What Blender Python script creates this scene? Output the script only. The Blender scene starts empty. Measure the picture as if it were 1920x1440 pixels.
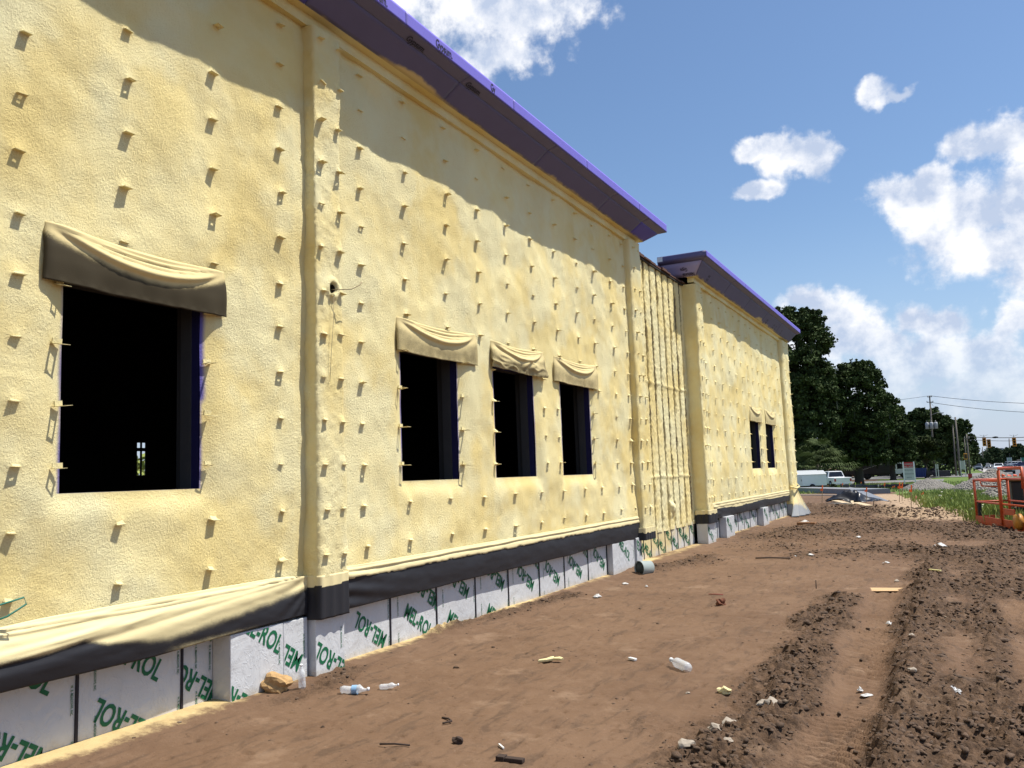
import bpy, bmesh, math, random
import numpy as np
from mathutils import Vector, Matrix
random.seed(7); np.random.seed(7)
RS = np.random.RandomState(11)
sc = bpy.context.scene
COL = sc.collection

# ------------------------------------------------------------------ camera
EYE = np.array([0., 0., 1.7]); FPX = 1600.
_Z = np.array([-530, 14660, -1600.]); _Z /= np.linalg.norm(_Z)
_Y = np.array([830, -146, -1600.]); _Y -= _Z * (_Y @ _Z); _Y /= np.linalg.norm(_Y)
_X = np.cross(_Y, _Z)
ROT = np.array([_X, _Y, _Z])                      # camera axes -> world
cam = bpy.data.objects.new('camera', bpy.data.cameras.new('camera'))
COL.objects.link(cam); sc.camera = cam
m = Matrix(ROT.tolist()).to_4x4(); m.translation = Vector(EYE)
cam.matrix_world = m
cam.data.sensor_width = 36; cam.data.lens = 30.0
cam.data.clip_start = .05; cam.data.clip_end = 9000

# ------------------------------------------------------------------ sun, sky, exposure
SUN = Vector((1.0, .55, 2.32)).normalized()
EL = math.asin(SUN.z); AZ = math.atan2(SUN.x, SUN.y)
sl = bpy.data.lights.new('sun', 'SUN'); sl.energy = 5.0; sl.angle = math.radians(.53); sl.color = (1, .955, .88)
so = bpy.data.objects.new('sun', sl); COL.objects.link(so)
so.rotation_euler = SUN.to_track_quat('Z', 'Y').to_euler(); so.location = (30, 20, 60)
sc.view_settings.view_transform = 'Standard'; sc.view_settings.look = 'None'
sc.view_settings.gamma = 1; sc.view_settings.exposure = 0.38
sc.view_settings.use_curve_mapping = False
sc.render.engine = 'CYCLES'
sc.cycles.max_bounces = 6; sc.cycles.diffuse_bounces = 3; sc.cycles.transparent_max_bounces = 12

def ray(u, v):
    return ROT @ np.array([u - 960., -(v - 720.), -FPX])
def onx(u, v, x):
    d = ray(u, v); return EYE + d * ((x - EYE[0]) / d[0])
def ony(u, v, y):
    d = ray(u, v); return EYE + d * ((y - EYE[1]) / d[1])
def sstep(a, b, t):
    t = np.clip((t - a) / (b - a), 0, 1); return t * t * (3 - 2 * t)
def tb(x, y):
    return -.8 * sstep(28, 98, y)
def gp(u, v, dz=0.):
    """the point of the terrain seen there"""
    d = ray(u, v); lo, hi = .1, 4000.
    d = d / np.linalg.norm(d)
    for t in np.geomspace(1, 4000, 900):
        p = EYE + d * t
        if p[2] < tb(p[0], p[1]) + dz: hi = t; break
        lo = t
    for _ in range(30):
        t = (lo + hi) / 2; p = EYE + d * t
        if p[2] < tb(p[0], p[1]) + dz: hi = t
        else: lo = t
    return EYE + d * hi

# ------------------------------------------------------------------ node helpers
class NT:
    def __init__(s, tree): s.t = tree; s.n = tree.nodes; s.l = tree.links
    def node(s, typ, **kw):
        n = s.n.new(typ)
        for k, v in kw.items(): setattr(n, k, v)
        return n
    def put(s, sock, v):
        if v is None: return
        if isinstance(v, bpy.types.NodeSocket): s.l.new(v, sock)
        elif isinstance(v, (tuple, list)) and len(v) == 3 and sock.type == 'RGBA': sock.default_value = (*v, 1)
        else: sock.default_value = v
    def math(s, op, a, b=None, c=None, clamp=False):
        n = s.node('ShaderNodeMath', operation=op, use_clamp=clamp)
        s.put(n.inputs[0], a); s.put(n.inputs[1], b); s.put(n.inputs[2], c); return n.outputs[0]
    def vmath(s, op, a, b=None, out=0):
        n = s.node('ShaderNodeVectorMath', operation=op); s.put(n.inputs[0], a)
        if b is not None: s.put(n.inputs[3] if op == 'SCALE' else n.inputs[1], b)
        return n.outputs[out]
    def noise(s, vec, scale, detail=4, rough=.5, out='Fac', dist=0):
        n = s.node('ShaderNodeTexNoise'); s.put(n.inputs['Vector'], vec); n.inputs['Scale'].default_value = scale
        n.inputs['Detail'].default_value = detail; n.inputs['Roughness'].default_value = rough
        n.inputs['Distortion'].default_value = dist; return n.outputs[out]
    def ramp(s, f, a, b):
        n = s.node('ShaderNodeMapRange', interpolation_type='SMOOTHSTEP'); s.put(n.inputs[0], f)
        n.inputs[1].default_value = a; n.inputs[2].default_value = b; return n.outputs[0]
    def mix(s, f, a, b, typ='MIX'):
        n = s.node('ShaderNodeMix', data_type='RGBA', blend_type=typ); s.put(n.inputs[0], f)
        s.put(n.inputs[6], a); s.put(n.inputs[7], b); return n.outputs[2]
    def attr(s, name): return s.node('ShaderNodeAttribute', attribute_name=name).outputs['Fac']
    def bump(s, h, strength, dist, normal=None):
        n = s.node('ShaderNodeBump'); s.put(n.inputs['Height'], h); n.inputs['Strength'].default_value = strength
        n.inputs['Distance'].default_value = dist
        if normal is not None: s.l.new(normal, n.inputs['Normal'])
        return n.outputs[0]

def new_mat(name):
    mt = bpy.data.materials.new(name); mt.use_nodes = True
    nt = NT(mt.node_tree); b = nt.n['Principled BSDF']
    return mt, nt, b
MATS = {}
def simple(name, col, rough=.6, metal=0., var=.12, scale=6., bump=0., bscale=40., spec=.4, trans=0., alpha=1.):
    if name in MATS: return MATS[name]
    mt, nt, b = new_mat(name)
    tc = nt.node('ShaderNodeTexCoord').outputs['Object']
    f = nt.noise(tc, scale, 5, .6)
    c = nt.mix(f, tuple(max(0, k * (1 - var * 1.6)) for k in col), tuple(min(1, k * (1 + var * 1.6)) for k in col))
    nt.put(b.inputs['Base Color'], c); b.inputs['Roughness'].default_value = rough
    b.inputs['Metallic'].default_value = metal; b.inputs['Specular IOR Level'].default_value = spec
    b.inputs['Transmission Weight'].default_value = trans; b.inputs['Alpha'].default_value = alpha
    if bump: nt.l.new(nt.bump(nt.noise(tc, bscale, 4, .6), bump, .01), b.inputs['Normal'])
    MATS[name] = mt; return mt

# ---- world: Nishita sky with cumulus clouds
def build_world():
    w = bpy.data.worlds.new('World'); sc.world = w; w.use_nodes = True
    nt = NT(w.node_tree); bg = nt.n['Background']; bg.inputs['Strength'].default_value = .10
    sky = nt.node('ShaderNodeTexSky', sky_type='NISHITA'); sky.sun_disc = False
    sky.sun_elevation = EL; sky.sun_rotation = AZ
    sky.air_density = 1.15; sky.dust_density = .7; sky.ozone_density = 1.6
    d = nt.node('ShaderNodeTexCoord').outputs['Generated']
    sp = nt.node('ShaderNodeSeparateXYZ'); nt.l.new(d, sp.inputs[0])
    az = nt.math('ARCTAN2', sp.outputs[0], sp.outputs[1]); el = nt.math('ARCSINE', sp.outputs[2])
    cb = nt.node('ShaderNodeCombineXYZ'); nt.l.new(az, cb.inputs[0]); nt.l.new(el, cb.inputs[1])
    P = cb.outputs[0]
    wv = nt.noise(P, 9, 4, .55, out='Color')
    wv = nt.vmath('SUBTRACT', wv, (.5, .5, .5)); wv = nt.vmath('SCALE', wv, .07)
    Q = nt.vmath('ADD', P, wv)
    wv2 = nt.vmath('SUBTRACT', nt.noise(P, 40, 3, .6, out='Color'), (.5, .5, .5))
    Q = nt.vmath('ADD', Q, nt.vmath('SCALE', wv2, .018))
    # (u, v, half width, half height in photo pixels, softness)
    blobs = [(960, 20, 190, 75), (840, -60, 260, 120), (930, 95, 110, 42), (1060, -20, 110, 60),
             (1645, 168, 42, 26), (1690, 172, 32, 12), (1430, 265, 45, 22), (1500, 280, 75, 38), (1535, 300, 48, 40),
             (1400, 346, 55, 17), (1440, 352, 45, 22),
             (1820, 262, 62, 40), (1880, 245, 70, 45), (1950, 270, 90, 60), (1700, 370, 78, 66), (1740, 340, 55, 50), (1830, 390, 125, 85),
             (1900, 360, 110, 95), (1860, 460, 150, 62), (1770, 440, 95, 50), (1960, 430, 120, 130), (1690, 415, 50, 45), (1930, 340, 70, 60),
             (1540, 590, 80, 62), (1500, 570, 60, 40), (1600, 610, 75, 45), (1640, 650, 80, 45), (1560, 650, 110, 40),
             (1745, 610, 60, 48), (1710, 600, 45, 50), (1790, 605, 48, 45), (1740, 680, 140, 55), (1840, 680, 90, 60), (1800, 740, 140, 45),
             (1900, 720, 60, 50), (1640, 720, 130, 40), (1925, 590, 50, 45), (1905, 615, 35, 26), (1960, 560, 50, 50), (1700, 770, 120, 28),
             (1500, 740, 60, 60)]
    acc = None; rad = 1 / FPX
    for (u, v, a, b_) in blobs:
        dd = ray(u, v); dd /= np.linalg.norm(dd)
        ca, ce = math.atan2(dd[0], dd[1]), math.asin(dd[2])
        s = math.cos(math.atan(math.hypot(u - 960, v - 720) / FPX))
        ra, re = a * rad * s / max(.6, math.cos(ce)) * 1.25, b_ * rad * s * 1.25
        t = nt.vmath('SUBTRACT', Q, (ca, ce, 0)); t = nt.vmath('MULTIPLY', t, (1 / ra, 1 / re, 0))
        L = nt.vmath('LENGTH', t, out=1)
        k = nt.math('SUBTRACT', 1., L)
        acc = k if acc is None else nt.math('SMOOTH_MAX', acc, k, .25)
    # the same kind of sky elsewhere round the horizon
    g = nt.math('SUBTRACT', nt.noise(nt.vmath('MULTIPLY', P, (1, 1.9, 1)), 3.2, 2, .5), .56)
    g = nt.math('MULTIPLY', g, 5.)
    outside = nt.math('MAXIMUM', nt.ramp(nt.math('ABSOLUTE', nt.math('ADD', az, .37)), .68, .85), nt.ramp(el, .62, .75))
    g = nt.math('SUBTRACT', g, nt.math('MULTIPLY', nt.math('SUBTRACT', 1., outside), 3.))
    acc = nt.math('SMOOTH_MAX', acc, g, .2)
    fine = nt.noise(P, 26, 9, .62); fine2 = nt.noise(P, 7, 5, .6)
    dens = nt.math('ADD', acc, nt.math('MULTIPLY', nt.math('SUBTRACT', fine, .5), 1.35))
    dens = nt.math('ADD', dens, nt.math('MULTIPLY', nt.math('SUBTRACT', fine2, .5), 1.5))
    mask = nt.ramp(dens, .12, .62)
    mask = nt.math('MULTIPLY', mask, .96)
    # self-shading: compare with the density a little towards the sun (up and right)
    P2 = nt.vmath('ADD', P, (.018, .026, 0))
    f2 = nt.noise(P2, 26, 9, .62)
    f3 = nt.noise(nt.vmath('ADD', P, (.03, .05, 0)), 7, 5, .6)
    mid = nt.noise(P, 15, 5, .55); mid2 = nt.noise(nt.vmath('ADD', P, (.012, .03, 0)), 15, 5, .55)
    dens = dens
    sh = nt.math('ADD', nt.math('MULTIPLY', nt.math('SUBTRACT', mid, mid2), 2.4), nt.math('MULTIPLY', nt.math('SUBTRACT', nt.math('ADD', fine, fine2), nt.math('ADD', f2, f3)), 2.2))
    thick = nt.math('MULTIPLY', nt.ramp(acc, .05, .8), .48)
    lit = nt.math('SUBTRACT', nt.math('ADD', .88, sh), thick, clamp=True)
    cc = nt.mix(lit, (4.3, 5.0, 6.4), (8.1, 8.15, 8.4))
    low = nt.ramp(el, .30, -.02)
    hz = nt.mix(nt.math('MULTIPLY', low, .62), sky.outputs[0], (4.9, 5.6, 6.9))
    base = nt.mix(nt.math('MULTIPLY', nt.ramp(el, .14, .0), .38), nt.mix(1., hz, (.80, .90, 1.02), 'MULTIPLY'), (5.2, 5.5, 6.4))
    mask = nt.math('MULTIPLY', mask, nt.math('SUBTRACT', 1., nt.math('MULTIPLY', nt.ramp(el, .16, .02), .75)))
    nt.l.new(nt.mix(mask, base, cc), bg.inputs['Color'])
build_world()

# ------------------------------------------------------------------ numpy noise
def _hash(ix, iy, seed):
    h = (ix.astype(np.int64) * 374761393 + iy.astype(np.int64) * 668265263 + seed * 974711) & 0x7fffffff
    h = ((h ^ (h >> 13)) * 1274126177) & 0x7fffffff
    return ((h ^ (h >> 16)) & 0xffff) / 65535.
def vn(x, y, seed=0):
    x = np.asarray(x, float); y = np.asarray(y, float)
    ix = np.floor(x); iy = np.floor(y); fx = x - ix; fy = y - iy
    fx = fx * fx * fx * (fx * (fx * 6 - 15) + 10); fy = fy * fy * fy * (fy * (fy * 6 - 15) + 10)
    a = _hash(ix, iy, seed); b = _hash(ix + 1, iy, seed); c = _hash(ix, iy + 1, seed); d = _hash(ix + 1, iy + 1, seed)
    return (a + (b - a) * fx) * (1 - fy) + (c + (d - c) * fx) * fy
def fbm(x, y, seed=0, oct=4, gain=.5):
    s = 0; a = 1.; t = 0
    for o in range(oct):
        s = s + a * (vn(x * 2 ** o + 17.3 * o, y * 2 ** o - 9.1 * o, seed + o) - .5); t += a; a *= gain
    return s / t * 2
def ridged(x, y, seed=0, oct=4):
    s = 0; a = 1.; t = 0
    for o in range(oct):
        s = s + a * (1 - np.abs(vn(x * 2 ** o + 5.3 * o, y * 2 ** o + 3.1 * o, seed + o) * 2 - 1)); t += a; a *= .5
    return s / t

# ------------------------------------------------------------------ object helpers
def link(o, parent=None):
    COL.objects.link(o)
    if parent is not None: o.parent = parent
    return o
def tag(o, label=None, cat=None, group=None, kind=None):
    if label: o['label'] = label
    if cat: o['category'] = cat
    if group: o['group'] = group
    if kind: o['kind'] = kind
    return o
def empty(name, loc, label, cat, group=None, rz=0.):
    o = bpy.data.objects.new(name, None); o.location = loc; o.rotation_euler = (0, 0, rz); o.empty_display_size = .2
    link(o); return tag(o, label, cat, group)
def mesh_np(name, co, quads, mats, parent=None, smooth=True, attrs=None, tris=None):
    me = bpy.data.meshes.new(name)
    co = np.ascontiguousarray(co, dtype=np.float32)
    me.vertices.add(len(co)); me.vertices.foreach_set('co', co.ravel())
    lv = []; ls = []; n = 0
    if quads is not None and len(quads):
        q = np.asarray(quads, np.int32); lv.append(q.ravel()); ls.append(np.arange(len(q)) * 4); n = len(q) * 4
    if tris is not None and len(tris):
        t = np.asarray(tris, np.int32); lv.append(t.ravel()); ls.append(n + np.arange(len(t)) * 3)
    lv = np.concatenate(lv).astype(np.int32); ls = np.concatenate(ls).astype(np.int32)
    me.loops.add(len(lv)); me.loops.foreach_set('vertex_index', lv)
    me.polygons.add(len(ls)); me.polygons.foreach_set('loop_start', ls)
    me.update(calc_edges=True); me.validate()
    if smooth: me.polygons.foreach_set('use_smooth', np.ones(len(me.polygons), bool))
    for k, a in (attrs or {}).items():
        at = me.attributes.new(k, 'FLOAT', 'POINT'); at.data.foreach_set('value', np.asarray(a, np.float32).ravel())
    for mt in (mats if isinstance(mats, (list, tuple)) else [mats]): me.materials.append(mt)
    return link(bpy.data.objects.new(name, me), parent)
def grid_quads(nx, ny, keep=None):
    i = np.arange(nx - 1); j = np.arange(ny - 1); I, J = np.meshgrid(i, j, indexing='ij')
    a = I * ny + J; q = np.stack([a, a + ny, a + ny + 1, a + 1], -1).reshape(-1, 4)
    return q if keep is None else q[keep.ravel()]

class MB:
    """collects simple shapes into one mesh"""
    def __init__(s): s.bm = bmesh.new(); s.mi = 0
    def _done(s, fs):
        for f in fs: f.material_index = s.mi
    def hexa(s, pts):
        v = [s.bm.verts.new(p) for p in pts]
        s._done([s.bm.faces.new([v[i] for i in f]) for f in ((3, 2, 1, 0), (4, 5, 6, 7), (0, 1, 5, 4), (1, 2, 6, 5), (2, 3, 7, 6), (3, 0, 4, 7))])
    def box(s, x0, x1, y0, y1, z0, z1):
        s.hexa([(x0, y0, z0), (x1, y0, z0), (x1, y1, z0), (x0, y1, z0), (x0, y0, z1), (x1, y0, z1), (x1, y1, z1), (x0, y1, z1)])
    def bar(s, a, b, w, h=None, up=(0, 0, 1)):
        a = Vector(a); b = Vector(b); h = h or w; d = (b - a).normalized(); up = Vector(up)
        if abs(d.dot(up)) > .98: up = Vector((1, 0, 0))
        x = d.cross(up).normalized() * w / 2; y = x.cross(d).normalized() * h / 2
        s.hexa([a - x - y, a + x - y, a + x + y, a - x + y, b - x - y, b + x - y, b + x + y, b - x + y])
    def tube(s, pts, r, n=8, cap=True):
        pts = [Vector(p) for p in pts]; rs = r if isinstance(r, (list, tuple)) else [r] * len(pts); rings = []
        for i, p in enumerate(pts):
            d = (pts[min(i + 1, len(pts) - 1)] - pts[max(i - 1, 0)]).normalized()
            u = Vector((0, 0, 1)) if abs(d.z) < .9 else Vector((1, 0, 0))
            x = d.cross(u).normalized(); y = d.cross(x)
            rings.append([s.bm.verts.new(p + (x * math.cos(k * 2 * math.pi / n) + y * math.sin(k * 2 * math.pi / n)) * rs[i]) for k in range(n)])
        fs = []
        for a, b in zip(rings, rings[1:]):
            for k in range(n): fs.append(s.bm.faces.new((a[k], a[(k + 1) % n], b[(k + 1) % n], b[k])))
        if cap:
            fs.append(s.bm.faces.new(rings[0][::-1])); fs.append(s.bm.faces.new(rings[-1]))
        for f in fs: f.smooth = True
        s._done(fs)
    def prism(s, prof, p0, p1, axis='y'):
        """profile [(a,b)] in the plane across axis, from p0 to p1"""
        def P(a, b, t):
            return {'y': (a, t, b), 'x': (t, a, b), 'z': (a, b, t)}[axis]
        A = [s.bm.verts.new(P(a, b, p0)) for a, b in prof]; B = [s.bm.verts.new(P(a, b, p1)) for a, b in prof]; n = len(prof)
        fs = [s.bm.faces.new((A[i], A[(i + 1) % n], B[(i + 1) % n], B[i])) for i in range(n)]
        fs += [s.bm.faces.new(A[::-1]), s.bm.faces.new(B)]
        s._done(fs)
    def blob(s, c, r, sub=2, seed=0, rough=.25, squash=(1, 1, 1)):
        b2 = bmesh.ops.create_icosphere(s.bm, subdivisions=sub, radius=1)
        rr = random.Random(seed); ph = [rr.uniform(0, 6) for _ in range(6)]
        for v in b2['verts']:
            d = v.co.copy(); k = 1 + rough * (math.sin(d.x * 3.1 + ph[0]) * math.cos(d.y * 2.7 + ph[1]) + .6 * math.sin(d.z * 5.3 + ph[2] + d.x * 4) + .3 * math.sin(9 * d.y + ph[3]))
            v.co = Vector((c[0] + d.x * r * k * squash[0], c[1] + d.y * r * k * squash[1], c[2] + d.z * r * k * squash[2]))
        fs = {f for v in b2['verts'] for f in v.link_faces}; s._done(fs)
    def build(s, name, mats, parent=None, smooth=None, bevel=0, recalc=True):
        if recalc: bmesh.ops.recalc_face_normals(s.bm, faces=s.bm.faces)
        if smooth:
            for f in s.bm.faces: f.smooth = True
        me = bpy.data.meshes.new(name); s.bm.to_mesh(me); s.bm.free()
        for mt in (mats if isinstance(mats, (list, tuple)) else [mats]): me.materials.append(mt)
        o = link(bpy.data.objects.new(name, me), parent)
        if bevel:
            md = o.modifiers.new('bevel', 'BEVEL'); md.width = bevel; md.segments = 2; md.limit_method = 'ANGLE'
        return o
def text_mesh(body, bold=.02):
    c = bpy.data.curves.new('lettering', 'FONT'); c.body = body; c.size = 1; c.offset = bold; c.resolution_u = 3
    o = bpy.data.objects.new('lettering', c); COL.objects.link(o)
    bpy.context.view_layer.update()
    me = bpy.data.meshes.new_from_object(o.evaluated_get(bpy.context.evaluated_depsgraph_get()))
    bpy.data.objects.remove(o); bpy.data.curves.remove(c)
    return me

# ------------------------------------------------------------------ main materials
def foam_mat(name='foam', pale=0.):
    mt, nt, b = new_mat(name)
    tc = nt.node('ShaderNodeTexCoord').outputs['Object']
    big = nt.noise(nt.vmath('MULTIPLY', tc, (1, 1, .8)), .9, 4, .55, dist=.6)
    med = nt.noise(tc, 3.3, 5, .6)
    c = nt.mix(nt.ramp(big, .33, .68), (.78, .62, .255), (.87, .76, .40))
    c = nt.mix(nt.math('MULTIPLY', nt.ramp(med, .50, .80), .35), c, (.78, .61, .25))
    c = nt.mix(nt.math('MULTIPLY', nt.ramp(nt.noise(tc, 2.1, 4, .55), .48, .75), .4), c, (.87, .80, .48))
    rz = nt.noise(nt.vmath('ADD', tc, (7.3, 1.1, 3.7)), 1.25, 4, .52); rough_zone = nt.ramp(rz, .42, .62)
    gold = nt.ramp(nt.noise(tc, 1.5, 3, .5, dist=.3), .40, .70)
    c = nt.mix(nt.math('MULTIPLY', rough_zone, .55), c, (.87, .81, .50))
    c = nt.mix(nt.math('MULTIPLY', nt.math('MULTIPLY', gold, nt.math('SUBTRACT', 1., rough_zone)), .55), c, (.82, .645, .25))
    fine = nt.noise(tc, 150, 3, .6)
    c = nt.mix(nt.math('MULTIPLY', nt.ramp(fine, .60, .80), .22), c, (.55, .40, .19))
    # overspray: thin foam dust over purple board where 'thin' is high
    thin = nt.math('ADD', nt.attr('thin'), nt.math('MULTIPLY', nt.math('SUBTRACT', nt.noise(tc, 300, 2, .5), .5), .5))
    thin = nt.math('MULTIPLY', nt.ramp(thin, .62, 1.25), nt.math('GREATER_THAN', nt.attr('thin'), .02))
    c = nt.mix(thin, c, (.10, .085, .33))
    c = nt.mix(nt.attr('bare'), c, (.20, .155, .085))  # stud slots, plus the shade of the ribs' near sides painted as darker colour
    nt.put(b.inputs['Base Color'], c); b.inputs['Roughness'].default_value = .75; b.inputs['Specular IOR Level'].default_value = .25
    v = nt.node('ShaderNodeTexVoronoi', feature='SMOOTH_F1'); nt.put(v.inputs['Vector'], tc); v.inputs['Scale'].default_value = 105
    h1 = nt.math('MULTIPLY', v.outputs['Distance'], nt.math('ADD', .25, nt.math('MULTIPLY', rough_zone, .35)))
    h2 = nt.noise(tc, 48, 8, .78)
    h = nt.math('ADD', nt.math('MULTIPLY', h1, .30), nt.math('MULTIPLY', h2, nt.math('ADD', .95, nt.math('MULTIPLY', rough_zone, .35))))
    n1 = nt.bump(h, .95, .015)
    nt.l.new(n1, b.inputs['Normal'])
    return mt
FOAM = foam_mat()
def cloth_mat(name, dark, foamc=(.74, .63, .34)):
    mt, nt, b = new_mat(name)
    tc = nt.node('ShaderNodeTexCoord').outputs['Object']
    os_ = nt.math('ADD', nt.attr('spray'), nt.math('MULTIPLY', nt.math('SUBTRACT', nt.noise(tc, 220, 2, .5), .5), .75))
    os_ = nt.math('ADD', os_, nt.math('MULTIPLY', nt.math('SUBTRACT', nt.noise(tc, 9, 3, .5), .5), .25))
    c = nt.mix(nt.ramp(os_, .2, .85), dark, foamc)
    nt.put(b.inputs['Base Color'], c); b.inputs['Roughness'].default_value = .6; b.inputs['Specular IOR Level'].default_value = .35 if 'black' in name else .08
    nt.l.new(nt.bump(nt.noise(tc, 160, 3, .6), .25, .004), b.inputs['Normal'])
    return mt
SKIRT = cloth_mat('black_membrane', (.018, .018, .022))
CLOTH = cloth_mat('sprayed_cloth', (.062, .050, .030), (.66, .54, .27))
def gypsum_mat(name, c0, c1, spray=0.):
    mt, nt, b = new_mat(name); tc = nt.node('ShaderNodeTexCoord').outputs['Object']
    c = nt.mix(nt.noise(tc, 2.5, 5, .6), c0, c1)
    if spray:
        f = nt.math('ADD', nt.attr('spray'), nt.math('MULTIPLY', nt.math('SUBTRACT', nt.noise(tc, 4, 6, .6), .5), 1.1))
        c = nt.mix(nt.ramp(f, .45, .95), c, (.60, .46, .21))
    nt.put(b.inputs['Base Color'], c); b.inputs['Roughness'].default_value = .6; return mt
GYP = gypsum_mat('purple_gypsum', (.145, .12, .50), (.185, .155, .60))
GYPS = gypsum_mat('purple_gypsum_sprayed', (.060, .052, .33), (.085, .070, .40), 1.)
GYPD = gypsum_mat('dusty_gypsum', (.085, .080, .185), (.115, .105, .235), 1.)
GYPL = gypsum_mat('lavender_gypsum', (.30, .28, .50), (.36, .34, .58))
INK = simple('black_ink', (.015, .012, .04), .7)
GREEN = simple('green_ink', (.004, .115, .045), .6, var=.05)
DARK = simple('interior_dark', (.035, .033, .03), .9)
STEEL = simple('galvanised_steel', (.22, .22, .22), .5, .5)
WHITESHEET = None
def sheet_mat():
    mt, nt, b = new_mat('white_membrane'); tc = nt.node('ShaderNodeTexCoord').outputs['Object']
    c = nt.mix(nt.noise(tc, 3, 5, .6), (.50, .51, .515), (.62, .625, .625))
    # wrinkle creases
    w = nt.noise(nt.vmath('MULTIPLY', tc, (1, 3.5, 1.6)), 2.2, 5, .6, dist=1.4)
    cr = nt.ramp(nt.math('ABSOLUTE', nt.math('SUBTRACT', w, .5)), .028, .0)
    # mud splash at the foot, foam dust where 'spray' is high
    sp = nt.node('ShaderNodeSeparateXYZ'); nt.l.new(tc, sp.inputs[0])
    mud = nt.math('MULTIPLY', nt.ramp(nt.math('ADD', sp.outputs[2], nt.math('MULTIPLY', nt.noise(tc, 12, 5, .6), .12)), .20, .08), .5)
    c = nt.mix(mud, c, (.42, .33, .20))
    f = nt.math('ADD', nt.attr('spray'), nt.math('MULTIPLY', nt.math('SUBTRACT', nt.noise(tc, 7, 5, .6), .5), .7))
    c = nt.mix(nt.ramp(f, .3, .9), c, (.70, .58, .30))
    nt.put(b.inputs['Base Color'], c); b.inputs['Roughness'].default_value = .38; b.inputs['Specular IOR Level'].default_value = .5
    h = nt.math('ADD', nt.math('MULTIPLY', cr, .16), nt.math('MULTIPLY', nt.noise(tc, 3.5, 4, .5, dist=1.2), 1.8))
    nt.l.new(nt.bump(h, .45, .02), b.inputs['Normal'])
    return mt
SHEET = sheet_mat()
# ================================================================== THE GROUND
def pl(*uv): return np.array([gp(u, v)[:2] for u, v in uv])
def dline(x, y, P):
    """distance to a polyline, signed side, and position along it"""
    best = np.full(x.shape, 1e9); side = np.zeros(x.shape); al = np.zeros(x.shape); L = 0.
    for a, b in zip(P[:-1], P[1:]):
        d = b - a; n = np.hypot(*d); t = np.clip(((x - a[0]) * d[0] + (y - a[1]) * d[1]) / n ** 2, 0, 1)
        dx = x - a[0] - t * d[0]; dy = y - a[1] - t * d[1]; r = np.hypot(dx, dy); k = r < best
        best = np.where(k, r, best); side = np.where(k, np.sign(d[0] * dy - d[1] * dx), side); al = np.where(k, L + t * n, al); L += n
    return best, -side, al          # side > 0: to the right
R1 = pl((1655, 1500), (1668, 1400), (1690, 1320), (1705, 1240), (1715, 1180), (1735, 1110), (1750, 1060))
R2 = pl((1290, 1480), (1395, 1395), (1460, 1320), (1505, 1240), (1545, 1165), (1580, 1120))
R3 = pl((1960, 1400), (1905, 1290), (1880, 1200), (1865, 1120), (1840, 1050))
RUT = pl((1500, 1480), (1565, 1390), (1605, 1300), (1625, 1220), (1648, 1130), (1670, 1095))
RUT3 = pl((1960, 1330), (1945, 1220), (1900, 1130))
TR1 = pl((540, 1320), (620, 1290), (660, 1262))
TR2 = pl((800, 1195), (900, 1170), (1000, 1143), (1080, 1118))
TR3 = pl((1215, 1072), (1290, 1060), (1340, 1050))
FARR = pl((1500, 1005), (1620, 985), (1760, 990), (1920, 1010))
FAR2 = pl((1500, 955), (1600, 962), (1720, 965))
FAR3 = pl((1580, 1040), (1700, 1030), (1900, 1070))
FAR4 = pl((1450, 1025), (1560, 1015), (1650, 1020))
def rough_mask(x, y):
    r = np.zeros(np.shape(x))
    for P, w, a in ((R1, .30, 1.), (R2, .30, .95), (R3, .28, .9), (TR1, .16, .8), (TR2, .16, .65), (TR3, .35, .7), (FARR, 1.7, .9), (FAR2, 2.6, 1.), (FAR3, .9, .85), (FAR4, 1.0, .5)):
        d, s, al = dline(x, y, P); r = np.maximum(r, a * np.exp(-(d / w) ** 2))
    r = np.maximum(r, .85 * sstep(-1.6, -.6, x - .06 * (y - 6)) * sstep(34, 24, y) * np.clip(2.2 * vn(x * 1.0, y * .55, 88) - .75, 0, 1))
    for P, w in ((RUT, .22), (RUT3, .2)):
        d, s, al = dline(x, y, P); r = r * (1 - .85 * np.exp(-(d / w) ** 4))
    n = fbm(x * 1.3, y * 1.1, 31, 4)
    r = r + .55 * np.clip(fbm(x * .8 + 4, y * .7, 77, 3) - .05, 0, 1) * sstep(-4.6, -1.2, x)
    r = np.clip(r * (1 + .75 * n) + .10 * n, 0, 1)
    return r * sstep(75, 40, y)
def grass_mask(x, y):
    n = fbm(x * .35, y * .12, 5, 3)
    g = sstep(-.9, .3, x + .7 * n + (y - 32) * .095) * sstep(24.5, 27.5, y + 1.4 * n + .9 * x) * sstep(12, 8, x)
    far = sstep(76, 79, y) * sstep(118, 114, y + 3 * n)
    far = np.maximum(far, sstep(58, 68, y) * sstep(-3.5, -1., x) * sstep(420, 380, y))
    return np.clip(np.maximum(g, far), 0, 1)
PILES = []
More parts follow.
